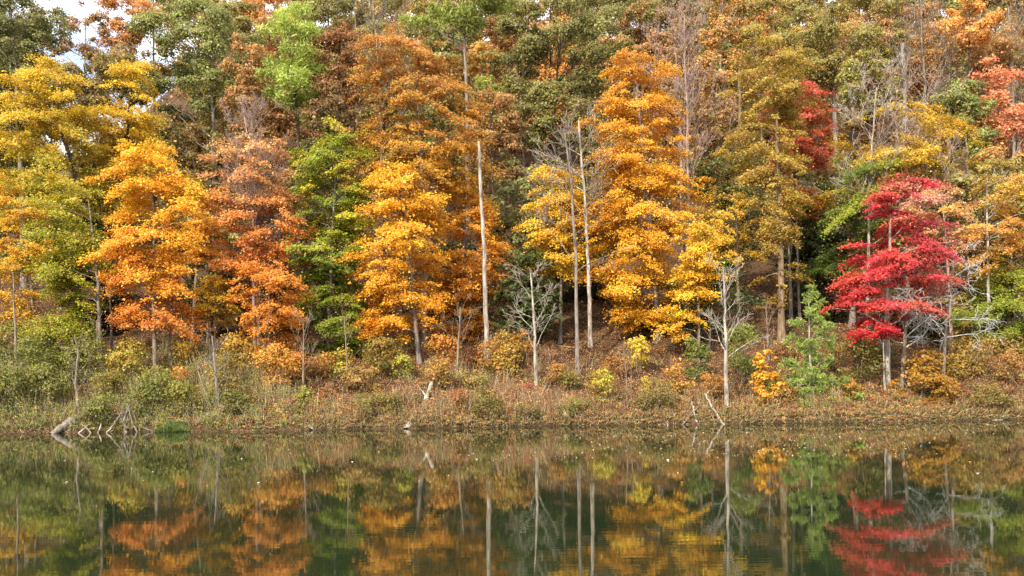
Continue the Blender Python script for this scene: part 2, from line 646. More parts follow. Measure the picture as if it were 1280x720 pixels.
def wave(sx, sy, scale, detail):
    m_ = t.nodes.new('ShaderNodeMapping')
    m_.inputs['Scale'].default_value = (sx, sy, 1)
    n_ = t.nodes.new('ShaderNodeTexNoise')
    n_.inputs['Scale'].default_value = scale
    n_.inputs['Detail'].default_value = detail
    t.links.new(tcn.outputs['Object'], m_.inputs['Vector'])
    t.links.new(m_.outputs['Vector'], n_.inputs['Vector'])
    return n_


wa = wave(.16, 1.0, 6.0, 2)
wb = wave(.06, .4, 1.6, 1)
ad = t.nodes.new('ShaderNodeMath')
ad.operation = 'MULTIPLY_ADD'
ad.inputs[1].default_value = .8
t.links.new(wb.outputs['Fac'], ad.inputs[0])
t.links.new(wa.outputs['Fac'], ad.inputs[2])
bp = t.nodes.new('ShaderNodeBump')
bp.inputs['Strength'].default_value = 1.0
bp.inputs['Distance'].default_value = .0008
wc = wave(.5, 1.0, .11, 2)
mr = t.nodes.new('ShaderNodeMapRange')
mr.inputs['From Min'].default_value = .38
mr.inputs['From Max'].default_value = .62
mr.inputs['To Min'].default_value = .30
mr.inputs['To Max'].default_value = 1.0
t.links.new(wc.outputs['Fac'], mr.inputs['Value'])
t.links.new(mr.outputs[0], bp.inputs['Strength'])
t.links.new(ad.outputs[0], bp.inputs['Height'])
for n_ in (df, gl, fr):
    t.links.new(bp.outputs['Normal'], n_.inputs['Normal'])
t.links.new(fr.outputs['Fac'], ms.inputs[0])
t.links.new(df.outputs[0], ms.inputs[1])
t.links.new(gl.outputs[0], ms.inputs[2])
t.links.new(ms.outputs[0], o_.inputs['Surface'])
mb = MB()
mb.add(np.array([(-420, -5.5, 0), (420, -5.5, 0), (420, 53, 0), (-420, 53, 0)], float), np.array([[0, 1, 2, 3]]))
tag(mb.build('lake_water', wm), kind='structure')


# ---- leaf litter and weeds over the bank (nobody could count them)
def bank_noise(X, Y, a=0.0):
    return (np.sin(X * .37 + a) + np.sin(X * .83 + Y * .9 + a * 2) + np.sin(X * 1.7 - Y * 1.3 + a * 3) + .7 * np.sin(X * 3.3 + Y * 2.1 + a)) / 3.7


def scatter(n, d0, d1, power):
    D = d0 + (d1 - d0) * rng.uniform(0, 1, n) ** power
    X = rng.uniform(-.62, .62, n) * D
    D = D + (shore(X) - 50)
    return X, D


n = 190000
X, Y = scatter(n, 50.75, 84, 1.4)
Z = ground_z(X, Y) + rng.uniform(.01, .10, n)
pal = np.array([lin(h) for h in ('A87A54', '8E6048', 'B88A62', '7E5840', 'A87250', 'BE9A76', '9C6048', '75503A', 'B47E4A', 'C8A888')])
ci = np.clip((bank_noise(X, Y) * 2.2 + 4.5 + rng.normal(0, 2.4, n)).astype(int), 0, 9)
mb = MB()
mb.leaves(np.stack([X, Y, Z], 1), np.array([0, -.35, .8]) + rng.normal(0, .45, (n, 3)), rng.uniform(.05, .115, n), rng.uniform(.04, .08, n), tint(pal[ci] * np.array([1, .96, .7]), .22, .08))
tag(mb.build('fallen_leaves', LITTER), 'dry brown and rust coloured fallen leaves covering the sloping bank', 'leaf litter', kind='stuff')

n = 5200
X, Y = scatter(n, 50.15, 64, 1.7)
ax = X / Y
left = smooth(-.18, -.40, ax)
dn = Y - shore(X)
patch = bank_noise(X, Y, 1.7)
keep = rng.uniform(size=n) < np.where(dn < 3.5, .95, np.clip(.35 + .55 * left + .5 * patch - .25 * smooth(.02, .1, ax) * smooth(.45, .2, ax), .1, 1))
X, Y, left, dn, patch, ax = X[keep], Y[keep], left[keep], dn[keep], patch[keep], ax[keep]
n = len(X)
Zg = ground_z(X, Y)
hgt = (rng.uniform(.15, .75, n) + 1.35 * np.maximum(patch, 0) * rng.uniform(.2, 1.2, n) + .7 * left * rng.uniform(0, 1, n) ** 2) * smooth(-.1, 1.1, dn)
hgt *= 1 - .35 * smooth(.05, .3, ax)
pa = np.array([lin(h) for h in ('88764A', 'AC8E60', '76683E', 'A0704A', 'B88C56', '94644C', '8E8450', 'AA7250', '8A644A', 'B07E4C')])
pl = np.array([lin(h) for h in ('7E8846', '929650', '6C7642', 'A8A050', '9AA25A', '626A3C', 'B09E48', '848050', '74804A', '9A8C4C')])
zone = np.clip((bank_noise(X, Y, .6) * 4 + 5 + rng.normal(0, 1.6, n)).astype(int), 0, 9)
k1 = rng.integers(0, 10, n)
wet = (smooth(2.6, .6, dn) * np.clip(.5 + .8 * bank_noise(X, Y * .3, 4.1), 0, 1))[:, None]
pc = np.where(rng.uniform(size=(n, 1)) < left[:, None], pl[k1], pa[np.where(rng.uniform(size=n) < .7, zone, k1)])
pc = (pc * (1 - .3 * wet) + .3 * wet * lin('968A58')) * np.array([1, .98, .75]) * np.exp(.22 * bank_noise(X * 1.6, Y * 1.3, 2.2))[:, None]
m = 56
idx = np.repeat(np.arange(n), m)
q = len(idx)
rad = .20 + .34 * hgt
hh = rng.uniform(0, 1, q) ** .75
ph = rng.uniform(0, 6.28, q)
rr = np.sqrt(rng.uniform(0, 1, q)) * rad[idx] * (1 - .5 * hh) * (1 + .4 * np.sin(3 * ph + idx))
pos = np.stack([X[idx] + rr * np.cos(ph), Y[idx] + rr * np.sin(ph), Zg[idx] + .03 + hh * hgt[idx]], 1)
mb = MB()
mb.leaves(pos, np.array([0, -.3, .5]) + rng.normal(0, .6, (q, 3)), rng.uniform(.04, .12, q), rng.uniform(.03, .07, q), tint(pc[idx], .26, .09))
ms_ = 5
idx = np.repeat(np.arange(n), ms_)
q = len(idx)
tdir = np.stack([rng.normal(0, .30, q), rng.normal(0, .30, q), np.ones(q)], 1)
tdir /= np.linalg.norm(tdir, axis=1)[:, None]
L = hgt[idx] * rng.uniform(.8, 1.55, q) + .1
pos = np.stack([X[idx] + rng.normal(0, .15, q), Y[idx] + rng.normal(0, .15, q), Zg[idx]], 1) + tdir * L[:, None] * .48
b = np.cross(tdir, np.array([0.2, 1, 0]))
sc_ = np.array([lin(h) for h in ('8A7860', '6E5C48', 'A8957A', '75704C')])
mb.cards(pos, tdir, b, L, .018, tint(sc_[rng.integers(0, 4, q)], .3, .05))
tag(mb.build('undergrowth', LITTER), 'tangled weeds and dry stalks along the lake edge', 'undergrowth', kind='stuff')

# tan stalks hanging over the water's edge
n = 11000
X = rng.uniform(-.62, .62, n) * 50
Y = shore(X) + rng.uniform(-.05, .75, n)
Zg = np.maximum(ground_z(X, Y), 0)
tdir = np.stack([rng.normal(0, .5, n), rng.normal(-.35, .4, n), rng.uniform(.15, 1, n)], 1)
tdir /= np.linalg.norm(tdir, axis=1)[:, None]
L = rng.uniform(.12, .42, n) * np.clip(1 + .9 * bank_noise(X * 1.3, Y * 0, .3), .3, 2)
pos = np.stack([X, Y, Zg], 1) + tdir * L[:, None] * .48
b = np.cross(tdir, rng.normal(size=(n, 3)))
b /= np.linalg.norm(b, axis=1)[:, None]
mb = MB()
pw = np.array([lin(h) for h in ('A8966A', '84764C', '94804E', '747246', 'BCA878', '6E6248')])
mb.cards(pos, tdir, b, L, .035, tint(pw[rng.integers(0, 6, n)], .25, .06))
tag(mb.build('waterside_grass', LITTER), 'dry tan grass overhanging the edge of the lake', 'grass', kind='stuff')

# leaves afloat on the lake
n = 330
D = np.r_[rng.uniform(30, 46, 420), rng.uniform(24, 45, 100)]
u_ = np.r_[np.where(rng.uniform(size=420) < .6, rng.normal(.36, .10, 420), rng.normal(.12, .10, 420)), rng.uniform(-.55, .55, 100)]
sel = np.abs(u_) < .6
D, u_ = D[sel], u_[sel]
n = len(D)
mb = MB()
mb.leaves(np.stack([u_ * D, D, np.full(n, .012)], 1), np.array([0, 0, 1.0]) + rng.normal(0, .08, (n, 3)), rng.uniform(.07, .15, n), rng.uniform(.05, .09, n),
          tint(np.array([lin(h) for h in ('E0D2A0', 'CDA860', 'EADFC0', 'B9804A')])[rng.integers(0, 4, n)], .1, .05))
tag(mb.build('floating_leaves', LITTER), 'pale fallen leaves afloat on the lake', 'leaves', kind='stuff')

# ------------------------------------------------------------------ trees along the shore
Y1, Y2, YG, G1, G2 = 'F0B81E', 'D9A61C', 'A9A024', '6F8426', '47601F'
O1, O2, O3, SAL = 'EE9A1C', 'E8861F', 'E07A2A', 'E07B4A'
LAKE, HILL = 'trees along the lake shore', 'trees up the hillside'

leafy('tall golden yellow tree with a dark forked trunk, filling the left edge of the wood',
      [(78, 50, 80), (110, 15, 112), (160, -20, 128), (230, -30, 130), (300, -30, 128), (345, -20, 120)], [(0, 'D2A62A'), (.5, 'C09E2A'), (.8, '9C962A'), (1, '80822A')],
      base=(98, 440), D=68, cs=36, style='layer', bark='dark', tw=13, path=[(98, 0), (93, 210), (60, 130)], k=.66)
leafy('golden yellow tree between the forked yellow tree and the bright orange tree',
      [(78, 165, 190), (105, 125, 195), (150, 112, 200), (200, 108, 205), (255, 120, 195)], [(0, 'DAAA28'), (.6, 'D2A42A'), (1, 'B89230')],
      base=(150, 420), D=72, cs=32, bark='dark', tw=7)
leafy('yellow green tree with layered boughs under the tall golden tree',
      [(225, 60, 100), (270, 40, 130), (330, 42, 132), (390, 30, 118), (450, 40, 110), (475, 55, 95)], [(0, 'B8A02C'), (.35, '9C9628'), (.7, 'A49A2A'), (1, '6A7226')],
      base=(126, 455), D=60, cs=40, bark='grey', tw=6, path=[(126, 0), (122, 360), (110, 250)])
leafy('sparse amber tree with a slanting pale trunk at the left edge',
      [(225, -20, 30), (270, -20, 62), (330, -10, 60), (380, 0, 50), (420, -10, 40)], [(0, 'DDA02C'), (1, 'C9902F')],
      base=(47, 430), D=63, cs=28, bark='pale', tw=5, sparse=.6, path=[(47, 0), (38, 340), (28, 250)])
leafy('bright orange maple with a thin white trunk, its lowest boughs salmon',
      [(180, 165, 210), (215, 135, 240), (260, 125, 250), (310, 122, 248), (345, 135, 235), (385, 140, 245), (415, 160, 240)],
      [(0, 'EDA81E'), (.4, 'EE9A20'), (.75, 'EA8A30'), (1, 'E57A45')], base=(194, 474), cs=38, bark='pale', tw=6, path=[(194, 0), (193, 380), (190, 230)], k=.62)
leafy('small golden sapling beside the orange maple, below the salmon tree',
      [(345, 250, 285), (375, 235, 300), (408, 240, 290)], [(0, 'E8A828'), (1, 'D9A830')], base=(268, 430), D=61, cs=24, bark='grey', tw=3, name='autumn_sapling')
leafy('narrow amber tree standing close behind the orange maple',
      [(270, 235, 275), (300, 228, 285), (335, 235, 280)], [(0, 'E8A024'), (1, 'E8882C')], base=(240, 425), D=66, cs=26, bark='grey', tw=6)
leafy('salmon pink tree with thinning bare top twigs',
      [(175, 280, 350), (215, 245, 380), (260, 240, 390), (300, 262, 392), (345, 275, 385)], [(0, 'D09880'), (.35, 'D88A66'), (.7, 'DC7C50'), (1, 'D87240')],
      base=(324, 440), D=62, cs=32, sparse=.85, bark='pale', tw=7, path=[(324, 0), (322, 330), (316, 190)], limbs=40, twigs=4)
leafy('rust orange tree low beside the layered green tree',
      [(335, 300, 370), (365, 290, 385), (400, 295, 382), (440, 305, 365)], [(0, 'E07A30'), (1, 'CC7834')], base=(335, 460), D=58, cs=30, bark='grey', tw=4)
leafy('layered green tree with yellow tips between the salmon and the amber trees',
      [(162, 390, 450), (210, 372, 470), (270, 362, 466), (340, 358, 460), (400, 362, 462), (458, 375, 455)], [(0, 'B8A82C'), (.25, '8A982A'), (.6, '5F7826'), (.85, '7E8C2A'), (1, '5A7226')],
      base=(410, 455), D=61, cs=36, style='spray', bark='grey', tw=6, cjit=.28, hollow=.05)
leafy('tall brownish orange tree with a long bare grey trunk',
      [(45, 470, 540), (80, 450, 580), (130, 440, 592), (190, 448, 600), (240, 455, 600)], [(0, 'B47042'), (.5, 'B8783A'), (1, 'C4842E')],
      base=(530, 417), D=63.5, cs=30, style='layer', bark='pale', tw=8, path=[(530, 0), (531, 260), (520, 90)], k=.64)
leafy('broad vivid amber maple in front of the long grey trunk',
      [(205, 465, 520), (250, 450, 560), (300, 438, 560), (350, 430, 545), (395, 438, 540), (425, 455, 510)], [(0, 'E39A22'), (.5, 'EA9A22'), (1, 'E88E22')],
      base=(524, 425), D=60, cs=34, bark='grey', tw=6, k=.64)
leafy('amber orange maple crossed by the tall white snag',
      [(225, 560, 600), (260, 545, 620), (310, 545, 632), (350, 540, 636), (400, 550, 610), (425, 555, 600)], [(0, 'D8902A'), (.5, 'E0862A'), (1, 'D67C30')],
      base=(575, 425), D=65, cs=32, bark='grey', tw=5)
bare('tall white snag with a broken forked top', [(609, 446), (605, 320), (601, 240), (598, 178)], tw=6.8, bark='white', nb=4, first=.8, blen=12, lvl=0, kids=0, name='dead_tree', tip=.5, elev=1.0)
leafy('yellow tree beside the pair of tall bare trunks',
      [(205, 685, 730), (240, 660, 745), (290, 655, 740), (345, 665, 730)], [(0, 'E2A82A'), (1, 'E2A428')], base=(700, 425), D=65, cs=30, bark='grey', tw=5, limbs=36)
bare('tall grey barked tree, nearer of the two tall bare trunks, twiggy on top', [(722, 467), (721, 330), (716, 230), (708, 165)], tw=5.6, bark='grey', nb=13, first=.45, blen=80, lvl=2, kids=5, tip=.35, elev=.6, up=.5)
bare('tall whitish trunk forking into pale twigs, farther of the two', [(738, 432), (735, 330), (731, 240), (722, 150)], tw=5.6, bark='white', nb=14, first=.55, blen=80, lvl=2, kids=5, tip=.4, D=63, elev=.6, up=.5, wig=.2)
leafy('towering orange maple reaching from treetop height down to the bank',
      [(55, 770, 800), (80, 755, 825), (130, 748, 850), (190, 752, 868), (240, 740, 872), (300, 738, 860), (350, 735, 850), (400, 755, 830), (412, 770, 800)],
      [(0, 'D88A38'), (.3, 'DE9024'), (.6, 'E49622'), (1, 'EA9C24')], base=(824, 416), D=64, cs=34, bark='grey', tw=8, k=.64, limbs=36)
leafy('golden amber tree leaning out beside the white sapling',
      [(275, 850, 900), (310, 845, 905), (360, 838, 895), (410, 830, 880), (425, 838, 865)], [(0, 'E3AA30'), (.5, 'E2A024'), (1, 'E4A024')],
      base=(873, 425), D=60, cs=28, bark='pale', tw=4, limbs=34, k=.56)
leafy('thin yellow tree with sparse leaves and tan twigs above the white sapling',
      [(235, 880, 930), (270, 870, 960), (310, 875, 950), (335, 885, 940)], [(0, 'D0A244'), (1, 'D9A838')], base=(924, 420), D=66, cs=26, bark='tan', tw=6, sparse=.5, twigs=3, path=[(928, 0), (922, 300), (918, 240)])
leafy('tall tan trunked oak with sparse ochre leaves',
      [(40, 930, 1010), (100, 910, 1020), (170, 905, 1015), (250, 935, 1010), (300, 945, 1000), (360, 945, 1000), (385, 955, 990)],
      [(0, 'A88A44'), (.5, 'B8924A'), (1, 'A07A38')], base=(977, 421), D=65, cs=30, style='layer', bark='tan', tw=9, path=[(977, 0), (974, 300), (968, 100), (966, 60)], sparse=.62, limbs=34)
leafy('crimson red tree half hidden behind the tan trunked oak',
      [(108, 965, 1030), (140, 945, 1040), (175, 960, 1030), (215, 975, 1042)], [(0, 'C85040'), (1, 'B4483E')], base=(990, 400), D=74, cs=30, bark='dark', tw=6)
leafy('small orange red tree below the crimson tree',
      [(232, 975, 1000), (250, 970, 1025), (275, 985, 1020)], [(0, 'C8502A'), (1, 'B0582A')], base=(1000, 400), D=70, cs=22, bark='grey', tw=4)
leafy('wide yellow topped beech with dark green lower boughs',
      [(128, 1090, 1190), (165, 1050, 1212), (205, 1030, 1215), (250, 1020, 1190), (300, 1010, 1130), (350, 1010, 1110)],
      [(0, 'CF9E3A'), (.3, 'CB9C2E'), (.5, '8C922A'), (.72, '4E6A24'), (1, '3A5420')], base=(1065, 405), D=68, cs=46, style='spray', bark='grey', tw=8, hollow=.05, cjit=.10, path=[(1065, 0), (1070, 280), (1100, 170)])
leafy('scarlet maple with layered boughs over a white trunk',
      [(222, 1128, 1162), (242, 1100, 1190), (260, 1072, 1186), (278, 1092, 1184), (292, 1104, 1194), (318, 1056, 1198), (345, 1046, 1194), (378, 1038, 1180), (402, 1052, 1160)],
      [(0, 'D8283C'), (.5, 'DE2F36'), (1, 'E2302F')], xcols=[(0, 'DC5842'), (.25, 'D84842'), (.5, 'D4424C'), (.72, 'C85C6A'), (1, 'C49A9C')],
      base=(1109, 485), cs=44, style='spray', leaf=.11, cjit=.2, bark='white', tw=9, path=[(1109, 0), (1108, 380), (1112, 260)], k=.66)
leafy('single low scarlet bough tree in front of the big scarlet maple',
      [(403, 1085, 1120), (415, 1060, 1126), (430, 1064, 1090)], [(0, 'DE2A36'), (1, 'E0302E')], base=(1106, 487), cs=22, bark='white', tw=3, name='autumn_sapling', limbs=8)
bare('gnarled lichen grey tree with contorted limbs under the scarlet maple', [(1126, 470), (1131, 430), (1132, 395), (1140, 365)], tw=5.5, bark='pale', twig_bark='lichen', nb=14, first=.45, blen=74, lvl=2, kids=5, wig=.36, up=-.3, spread=.8, tip=.55, elev=.3, D=54.6)
bare('second gnarled grey tree with drooping pale twigs by the scarlet maple', [(1178, 455), (1182, 400), (1188, 350), (1192, 310)], tw=4.5, bark='grey', twig_bark='lichen', nb=14, first=.4, blen=66, lvl=2, kids=5, wig=.32, up=-.5, spread=.8, tip=.5, elev=.35, D=55.2)
leafy('fading pink tree with bare twig tips above the scarlet maple',
      [(228, 1150, 1200), (255, 1140, 1212), (290, 1160, 1225), (330, 1185, 1215)], [(0, 'D8A08A'), (.6, 'D0937A'), (1, 'C07A72')], base=(1190, 440), D=62, cs=28, bark='pink', tw=5, sparse=.5, limbs=40, twigs=6)
leafy('thin white trunked tree with sparse tan leaves at the right edge',
      [(195, 1205, 1265), (240, 1195, 1285), (300, 1190, 1290), (340, 1200, 1270)], [(0, 'B8964A'), (.6, 'D08A4C'), (1, 'C8884A')], base=(1236, 446), cs=26, bark='white', tw=5, sparse=.38, twigs=3, path=[(1236, 0), (1236, 340), (1235, 220)])
leafy('yellow tree at the right edge beside the thin white trunk',
      [(225, 1245, 1300), (280, 1240, 1310), (330, 1250, 1310)], [(0, 'D0A034'), (1, 'D89A34')], base=(1270, 440), D=63, cs=28, bark='pale', tw=5, sparse=.7, path=[(1256, 0), (1262, 300), (1268, 240)])
leafy('spreading yellow green tree low at the right edge',
      [(335, 1230, 1310), (375, 1200, 1320), (420, 1195, 1320), (440, 1210, 1300)], [(0, 'A8A030'), (.5, '6E8028'), (1, '88902C')], base=(1290, 450), D=61, cs=40, bark='grey', tw=5)
leafy('dull tan leaved tree behind the gnarled grey trees',
      [(330, 1195, 1240), (370, 1180, 1250), (420, 1175, 1240), (440, 1185, 1230)], [(0, 'B0904A'), (1, 'B08A44')], base=(1200, 450), D=63, cs=24, bark='tan', tw=4, sparse=.7)

# dark layered understorey between the trunks
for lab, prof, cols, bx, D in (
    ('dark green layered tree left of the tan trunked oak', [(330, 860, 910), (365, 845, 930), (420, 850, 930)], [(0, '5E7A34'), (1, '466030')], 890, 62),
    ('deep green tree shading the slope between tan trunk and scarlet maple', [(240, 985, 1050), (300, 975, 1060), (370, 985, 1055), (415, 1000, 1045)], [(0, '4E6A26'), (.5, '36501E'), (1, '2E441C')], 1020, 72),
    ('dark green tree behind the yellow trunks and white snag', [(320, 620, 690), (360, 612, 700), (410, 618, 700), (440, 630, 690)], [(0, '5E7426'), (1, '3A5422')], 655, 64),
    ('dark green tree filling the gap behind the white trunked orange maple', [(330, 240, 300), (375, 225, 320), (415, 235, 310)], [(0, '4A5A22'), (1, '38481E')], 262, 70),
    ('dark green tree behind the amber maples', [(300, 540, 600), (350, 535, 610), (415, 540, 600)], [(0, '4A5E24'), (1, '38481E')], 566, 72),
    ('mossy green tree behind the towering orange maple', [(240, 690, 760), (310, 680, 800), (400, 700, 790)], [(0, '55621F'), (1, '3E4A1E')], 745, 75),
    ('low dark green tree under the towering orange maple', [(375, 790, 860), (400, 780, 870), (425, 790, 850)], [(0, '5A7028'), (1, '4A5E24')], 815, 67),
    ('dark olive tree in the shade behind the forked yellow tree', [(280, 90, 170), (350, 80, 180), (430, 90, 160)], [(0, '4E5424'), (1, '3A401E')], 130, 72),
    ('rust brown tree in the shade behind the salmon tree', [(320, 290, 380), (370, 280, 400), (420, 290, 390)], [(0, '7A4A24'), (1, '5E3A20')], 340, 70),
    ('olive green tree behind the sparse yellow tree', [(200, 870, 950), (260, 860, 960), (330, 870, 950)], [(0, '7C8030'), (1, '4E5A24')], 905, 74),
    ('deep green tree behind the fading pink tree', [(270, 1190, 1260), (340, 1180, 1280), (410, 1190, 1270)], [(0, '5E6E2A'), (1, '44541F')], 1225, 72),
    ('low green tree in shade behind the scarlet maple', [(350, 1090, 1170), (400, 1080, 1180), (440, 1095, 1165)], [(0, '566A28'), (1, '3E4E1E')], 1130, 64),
    ('green brown tree behind the layered green tree', [(180, 370, 440), (260, 355, 460), (350, 365, 450)], [(0, '6E6A2A'), (1, '465422')], 405, 74),
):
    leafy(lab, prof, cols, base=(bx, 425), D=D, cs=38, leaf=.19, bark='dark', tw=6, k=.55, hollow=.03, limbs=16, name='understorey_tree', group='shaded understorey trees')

# ------------------------------------------------------------------ trees up the hillside
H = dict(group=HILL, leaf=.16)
leafy('rounded olive green oak standing high behind the golden trees',
      [(5, 215, 275), (30, 185, 300), (70, 165, 315), (110, 160, 315), (150, 175, 300), (190, 190, 285)], [(0, '7E8A48'), (.5, '757E3E'), (1, '6A6A30')],
      base=(268, 330), D=88, style='round', cs=34, bark='grey', tw=8, path=[(268, 0), (268, 160), (262, 60)], **H)
leafy('reddish tinted brown tree under the rounded olive oak',
      [(150, 190, 250), (190, 185, 270), (240, 195, 260)], [(0, '8A6A30'), (1, '6E5A28')], base=(220, 330), D=84, style='round', cs=30, bark='dark', tw=7, **H)
leafy('grey green tree in the top left corner',
      [(-30, -40, 60), (20, -40, 75), (80, -40, 70), (140, -40, 40), (180, -40, 15)], [(0, '76783F'), (1, '5E6436')], base=(30, 330), D=84, style='round', cs=30, bark='grey', tw=8, **H)
leafy('thin rusty tree with open twigs against the pale sky',
      [(10, 85, 130), (40, 70, 142), (75, 62, 130)], [(0, 'A0683A'), (1, '96683C')], base=(105, 330), D=92, style='round', cs=20, bark='tan', tw=4, sparse=.6, limbs=60, twigs=6, **H)
leafy('copper orange oak rising beside the gap of sky',
      [(-15, 140, 185), (15, 132, 198), (55, 125, 200), (95, 130, 190)], [(0, 'C8742E'), (1, 'B8702F')], base=(160, 330), D=96, style='round', cs=28, bark='dark', tw=7, **H)
leafy('dull green tree showing through the tall golden yellow crown',
      [(105, 40, 90), (140, 5, 130), (220, -10, 150), (310, 0, 140)], [(0, '7E7C3A'), (1, '64682F')], base=(60, 330), D=92, style='round', cs=30, bark='dark', tw=6, **H)
leafy('olive brown tree behind the top left corner tree',
      [(-25, -40, 62), (30, -40, 66), (100, -40, 58), (150, -30, 50)], [(0, '86763C'), (1, '6E6434')], base=(5, 330), D=95, style='round', cs=28, bark='grey', tw=6, **H)
leafy('bronze tree behind the second golden yellow tree',
      [(55, 150, 195), (90, 130, 205), (130, 110, 200), (200, 105, 200), (300, 110, 195)], [(0, '94703A'), (1, '72602F')], base=(150, 330), D=90, style='round', cs=30, bark='dark', tw=6, **H)
leafy('brown olive tree below the gap of sky',
      [(68, 95, 150), (90, 40, 165), (150, 20, 170), (260, 30, 160)], [(0, '8A6E34'), (1, '6E6430')], base=(95, 330), D=86, style='round', cs=28, bark='dark', tw=6, **H)
leafy('bright green pine with a dark trunk and a cloud shaped crown',
      [(5, 345, 380), (30, 325, 398), (70, 320, 402), (105, 325, 400), (130, 340, 400), (165, 360, 402)], [(0, '93AE62'), (.6, '84A054'), (1, '748E4A')],
      base=(375, 330), D=80, style='pine', cs=34, leaf=.24, bark='dark', tw=8, path=[(378, 0), (372, 150), (362, 60)], name='pine_tree', group=HILL)
leafy('tall pine with a long bare trunk and high dark green crown',
      [(-30, 560, 640), (0, 530, 650), (25, 525, 640), (48, 545, 610)], [(0, '8A9A56'), (1, '76884A')],
      base=(586, 360), D=78, style='pine', cs=34, leaf=.24, bark='grey', tw=9, path=[(586, 0), (583, 150), (578, 0)], name='pine_tree', group=HILL, sparse=1.1)
leafy('small green pine tuft beside the long pine trunk',
      [(98, 595, 618), (112, 588, 625), (128, 592, 615)], [(0, '8C9E50'), (1, '788E48')], base=(604, 350), D=79, style='pine', cs=18, leaf=.2, bark='dark', tw=3, name='pine_tree', group=HILL, limbs=8)
leafy('dark red brown oak between the green pine and the brownish orange tree',
      [(35, 405, 445), (60, 395, 455), (100, 392, 455), (135, 398, 450)], [(0, '96502E'), (1, '7E4A2A')], base=(425, 340), D=80, style='round', cs=26, bark='dark', tw=7, **H)
leafy('shadowy maroon brown tree below the red brown oak',
      [(120, 385, 450), (160, 380, 465), (210, 390, 455)], [(0, '7A5428'), (1, '5E4424')], base=(420, 340), D=76, style='round', cs=26, bark='dark', tw=6, **H)
leafy('muted olive tree with grey twigs above the red brown oak',
      [(-20, 385, 490), (15, 380, 505), (50, 390, 500)], [(0, '84783C'), (1, '7A6E3A')], base=(450, 330), D=104, style='round', cs=28, bark='pale', tw=6, sparse=.7, twigs=2, **H)
bare('grey leafless tree behind the brownish orange crown', [(478, 330), (476, 150), (470, 60), (464, 0)], D=83, tw=5, bark='pale', nb=18, first=.5, blen=80, lvl=3, kids=4)
leafy('rich orange oak in the top row over the green pine',
      [(-25, 285, 350), (5, 280, 350), (35, 290, 335)], [(0, 'DA7E2A'), (1, 'C8742C')], base=(310, 330), D=106, style='round', cs=26, bark='dark', tw=6, **H)
leafy('dull orange tree between the olive oak and the salmon tree top',
      [(60, 290, 340), (110, 285, 340), (165, 270, 345)], [(0, 'B07440'), (1, 'A87448')], base=(315, 330), D=84, style='round', cs=26, bark='pale', tw=5, sparse=.8, twigs=2, **H)
leafy('green pine at the top edge behind the rounded olive oak',
      [(-30, 170, 215), (0, 168, 225), (20, 185, 215)], [(0, '8A9A54'), (1, '7A8A4A')], base=(195, 330), D=104, style='pine', cs=26, leaf=.28, bark='dark', tw=5, name='pine_tree', group=HILL)
leafy('broad grey green oak spreading over the pale split trunk',
      [(-20, 625, 790), (20, 610, 802), (60, 612, 802), (100, 625, 770), (140, 630, 740)], [(0, '86824C'), (.5, '807C44'), (1, '787238')],
      base=(700, 330), D=88, style='round', cs=34, bark='dark', tw=8, path=[(700, 0), (697, 140), (705, 40)], **H)
leafy('olive tree with a pale split trunk under the grey green oak',
      [(90, 625, 690), (130, 615, 700), (180, 620, 695), (240, 625, 690)], [(0, '86803E'), (1, '6A6A34')], base=(655, 340), D=80, style='round', cs=30, bark='pale', tw=7, path=[(657, 0), (655, 150), (648, 90)], sparse=.75, **H)
bare('pale split trunk leaning among the olive leaves', [(658, 330), (656, 190), (650, 130), (640, 85)], D=82, tw=5, bark='pale', nb=6, first=.4, blen=50, lvl=1, kids=3, tip=.4)
leafy('golden orange spray of leaves behind the long pine trunk',
      [(55, 580, 610), (80, 578, 612), (95, 585, 605)], [(0, 'D89A26'), (1, 'C88E2A')], base=(596, 340), D=84, style='round', cs=18, bark='dark', tw=3, group=HILL, leaf=.24)
leafy('brown copper tree behind the white snag',
      [(120, 580, 640), (170, 575, 660), (240, 585, 650)], [(0, 'A06A38'), (1, '8A6032')], base=(618, 350), D=76, style='round', cs=26, bark='dark', tw=5, sparse=.8, **H)
leafy('dim olive brown tree behind the pair of tall bare trunks',
      [(130, 690, 755), (180, 685, 760), (240, 690, 755)], [(0, '7A6A34'), (1, '5E5A2A')], base=(720, 350), D=80, style='round', cs=28, bark='dark', tw=5, **H)
leafy('rosy grey tree of fine bare twigs behind the towering orange maple',
      [(30, 810, 880), (70, 790, 895), (120, 800, 900), (160, 840, 895)], [(0, 'A88070'), (1, 'A87858')], base=(855, 340), D=76, style='round', cs=22, bark='pink', tw=6, sparse=.3, limbs=60, twigs=8, **H)
bare('leafless pinkish tree with upright twigs over the towering orange maple', [(858, 340), (856, 160), (852, 80), (850, 20)], D=73, tw=5, bark='pink', nb=28, first=.4, blen=95, lvl=3, kids=4, elev=.9, up=1.4)
leafy('tan orange oak behind the rosy twigs',
      [(-10, 870, 920), (30, 880, 930), (90, 865, 930), (170, 850, 915), (230, 855, 910)], [(0, 'BC7E3A'), (1, 'B08040')], base=(890, 340), D=82, style='round', cs=28, bark='tan', tw=6, **H)
leafy('brown ochre tree in the top row above the rosy twigs',
      [(-25, 790, 880), (10, 785, 890), (60, 795, 880)], [(0, '94743A'), (1, '8A6A38')], base=(830, 320), D=104, style='round', cs=28, bark='dark', tw=6, **H)
leafy('broad ochre olive oak in the top row over the crimson tree',
      [(-25, 960, 1090), (20, 950, 1125), (60, 960, 1135), (105, 980, 1110)], [(0, '8E7C38'), (.6, '8A8038'), (1, '82702F')], base=(1050, 320), D=94, style='round', cs=32, bark='grey', tw=8, **H)
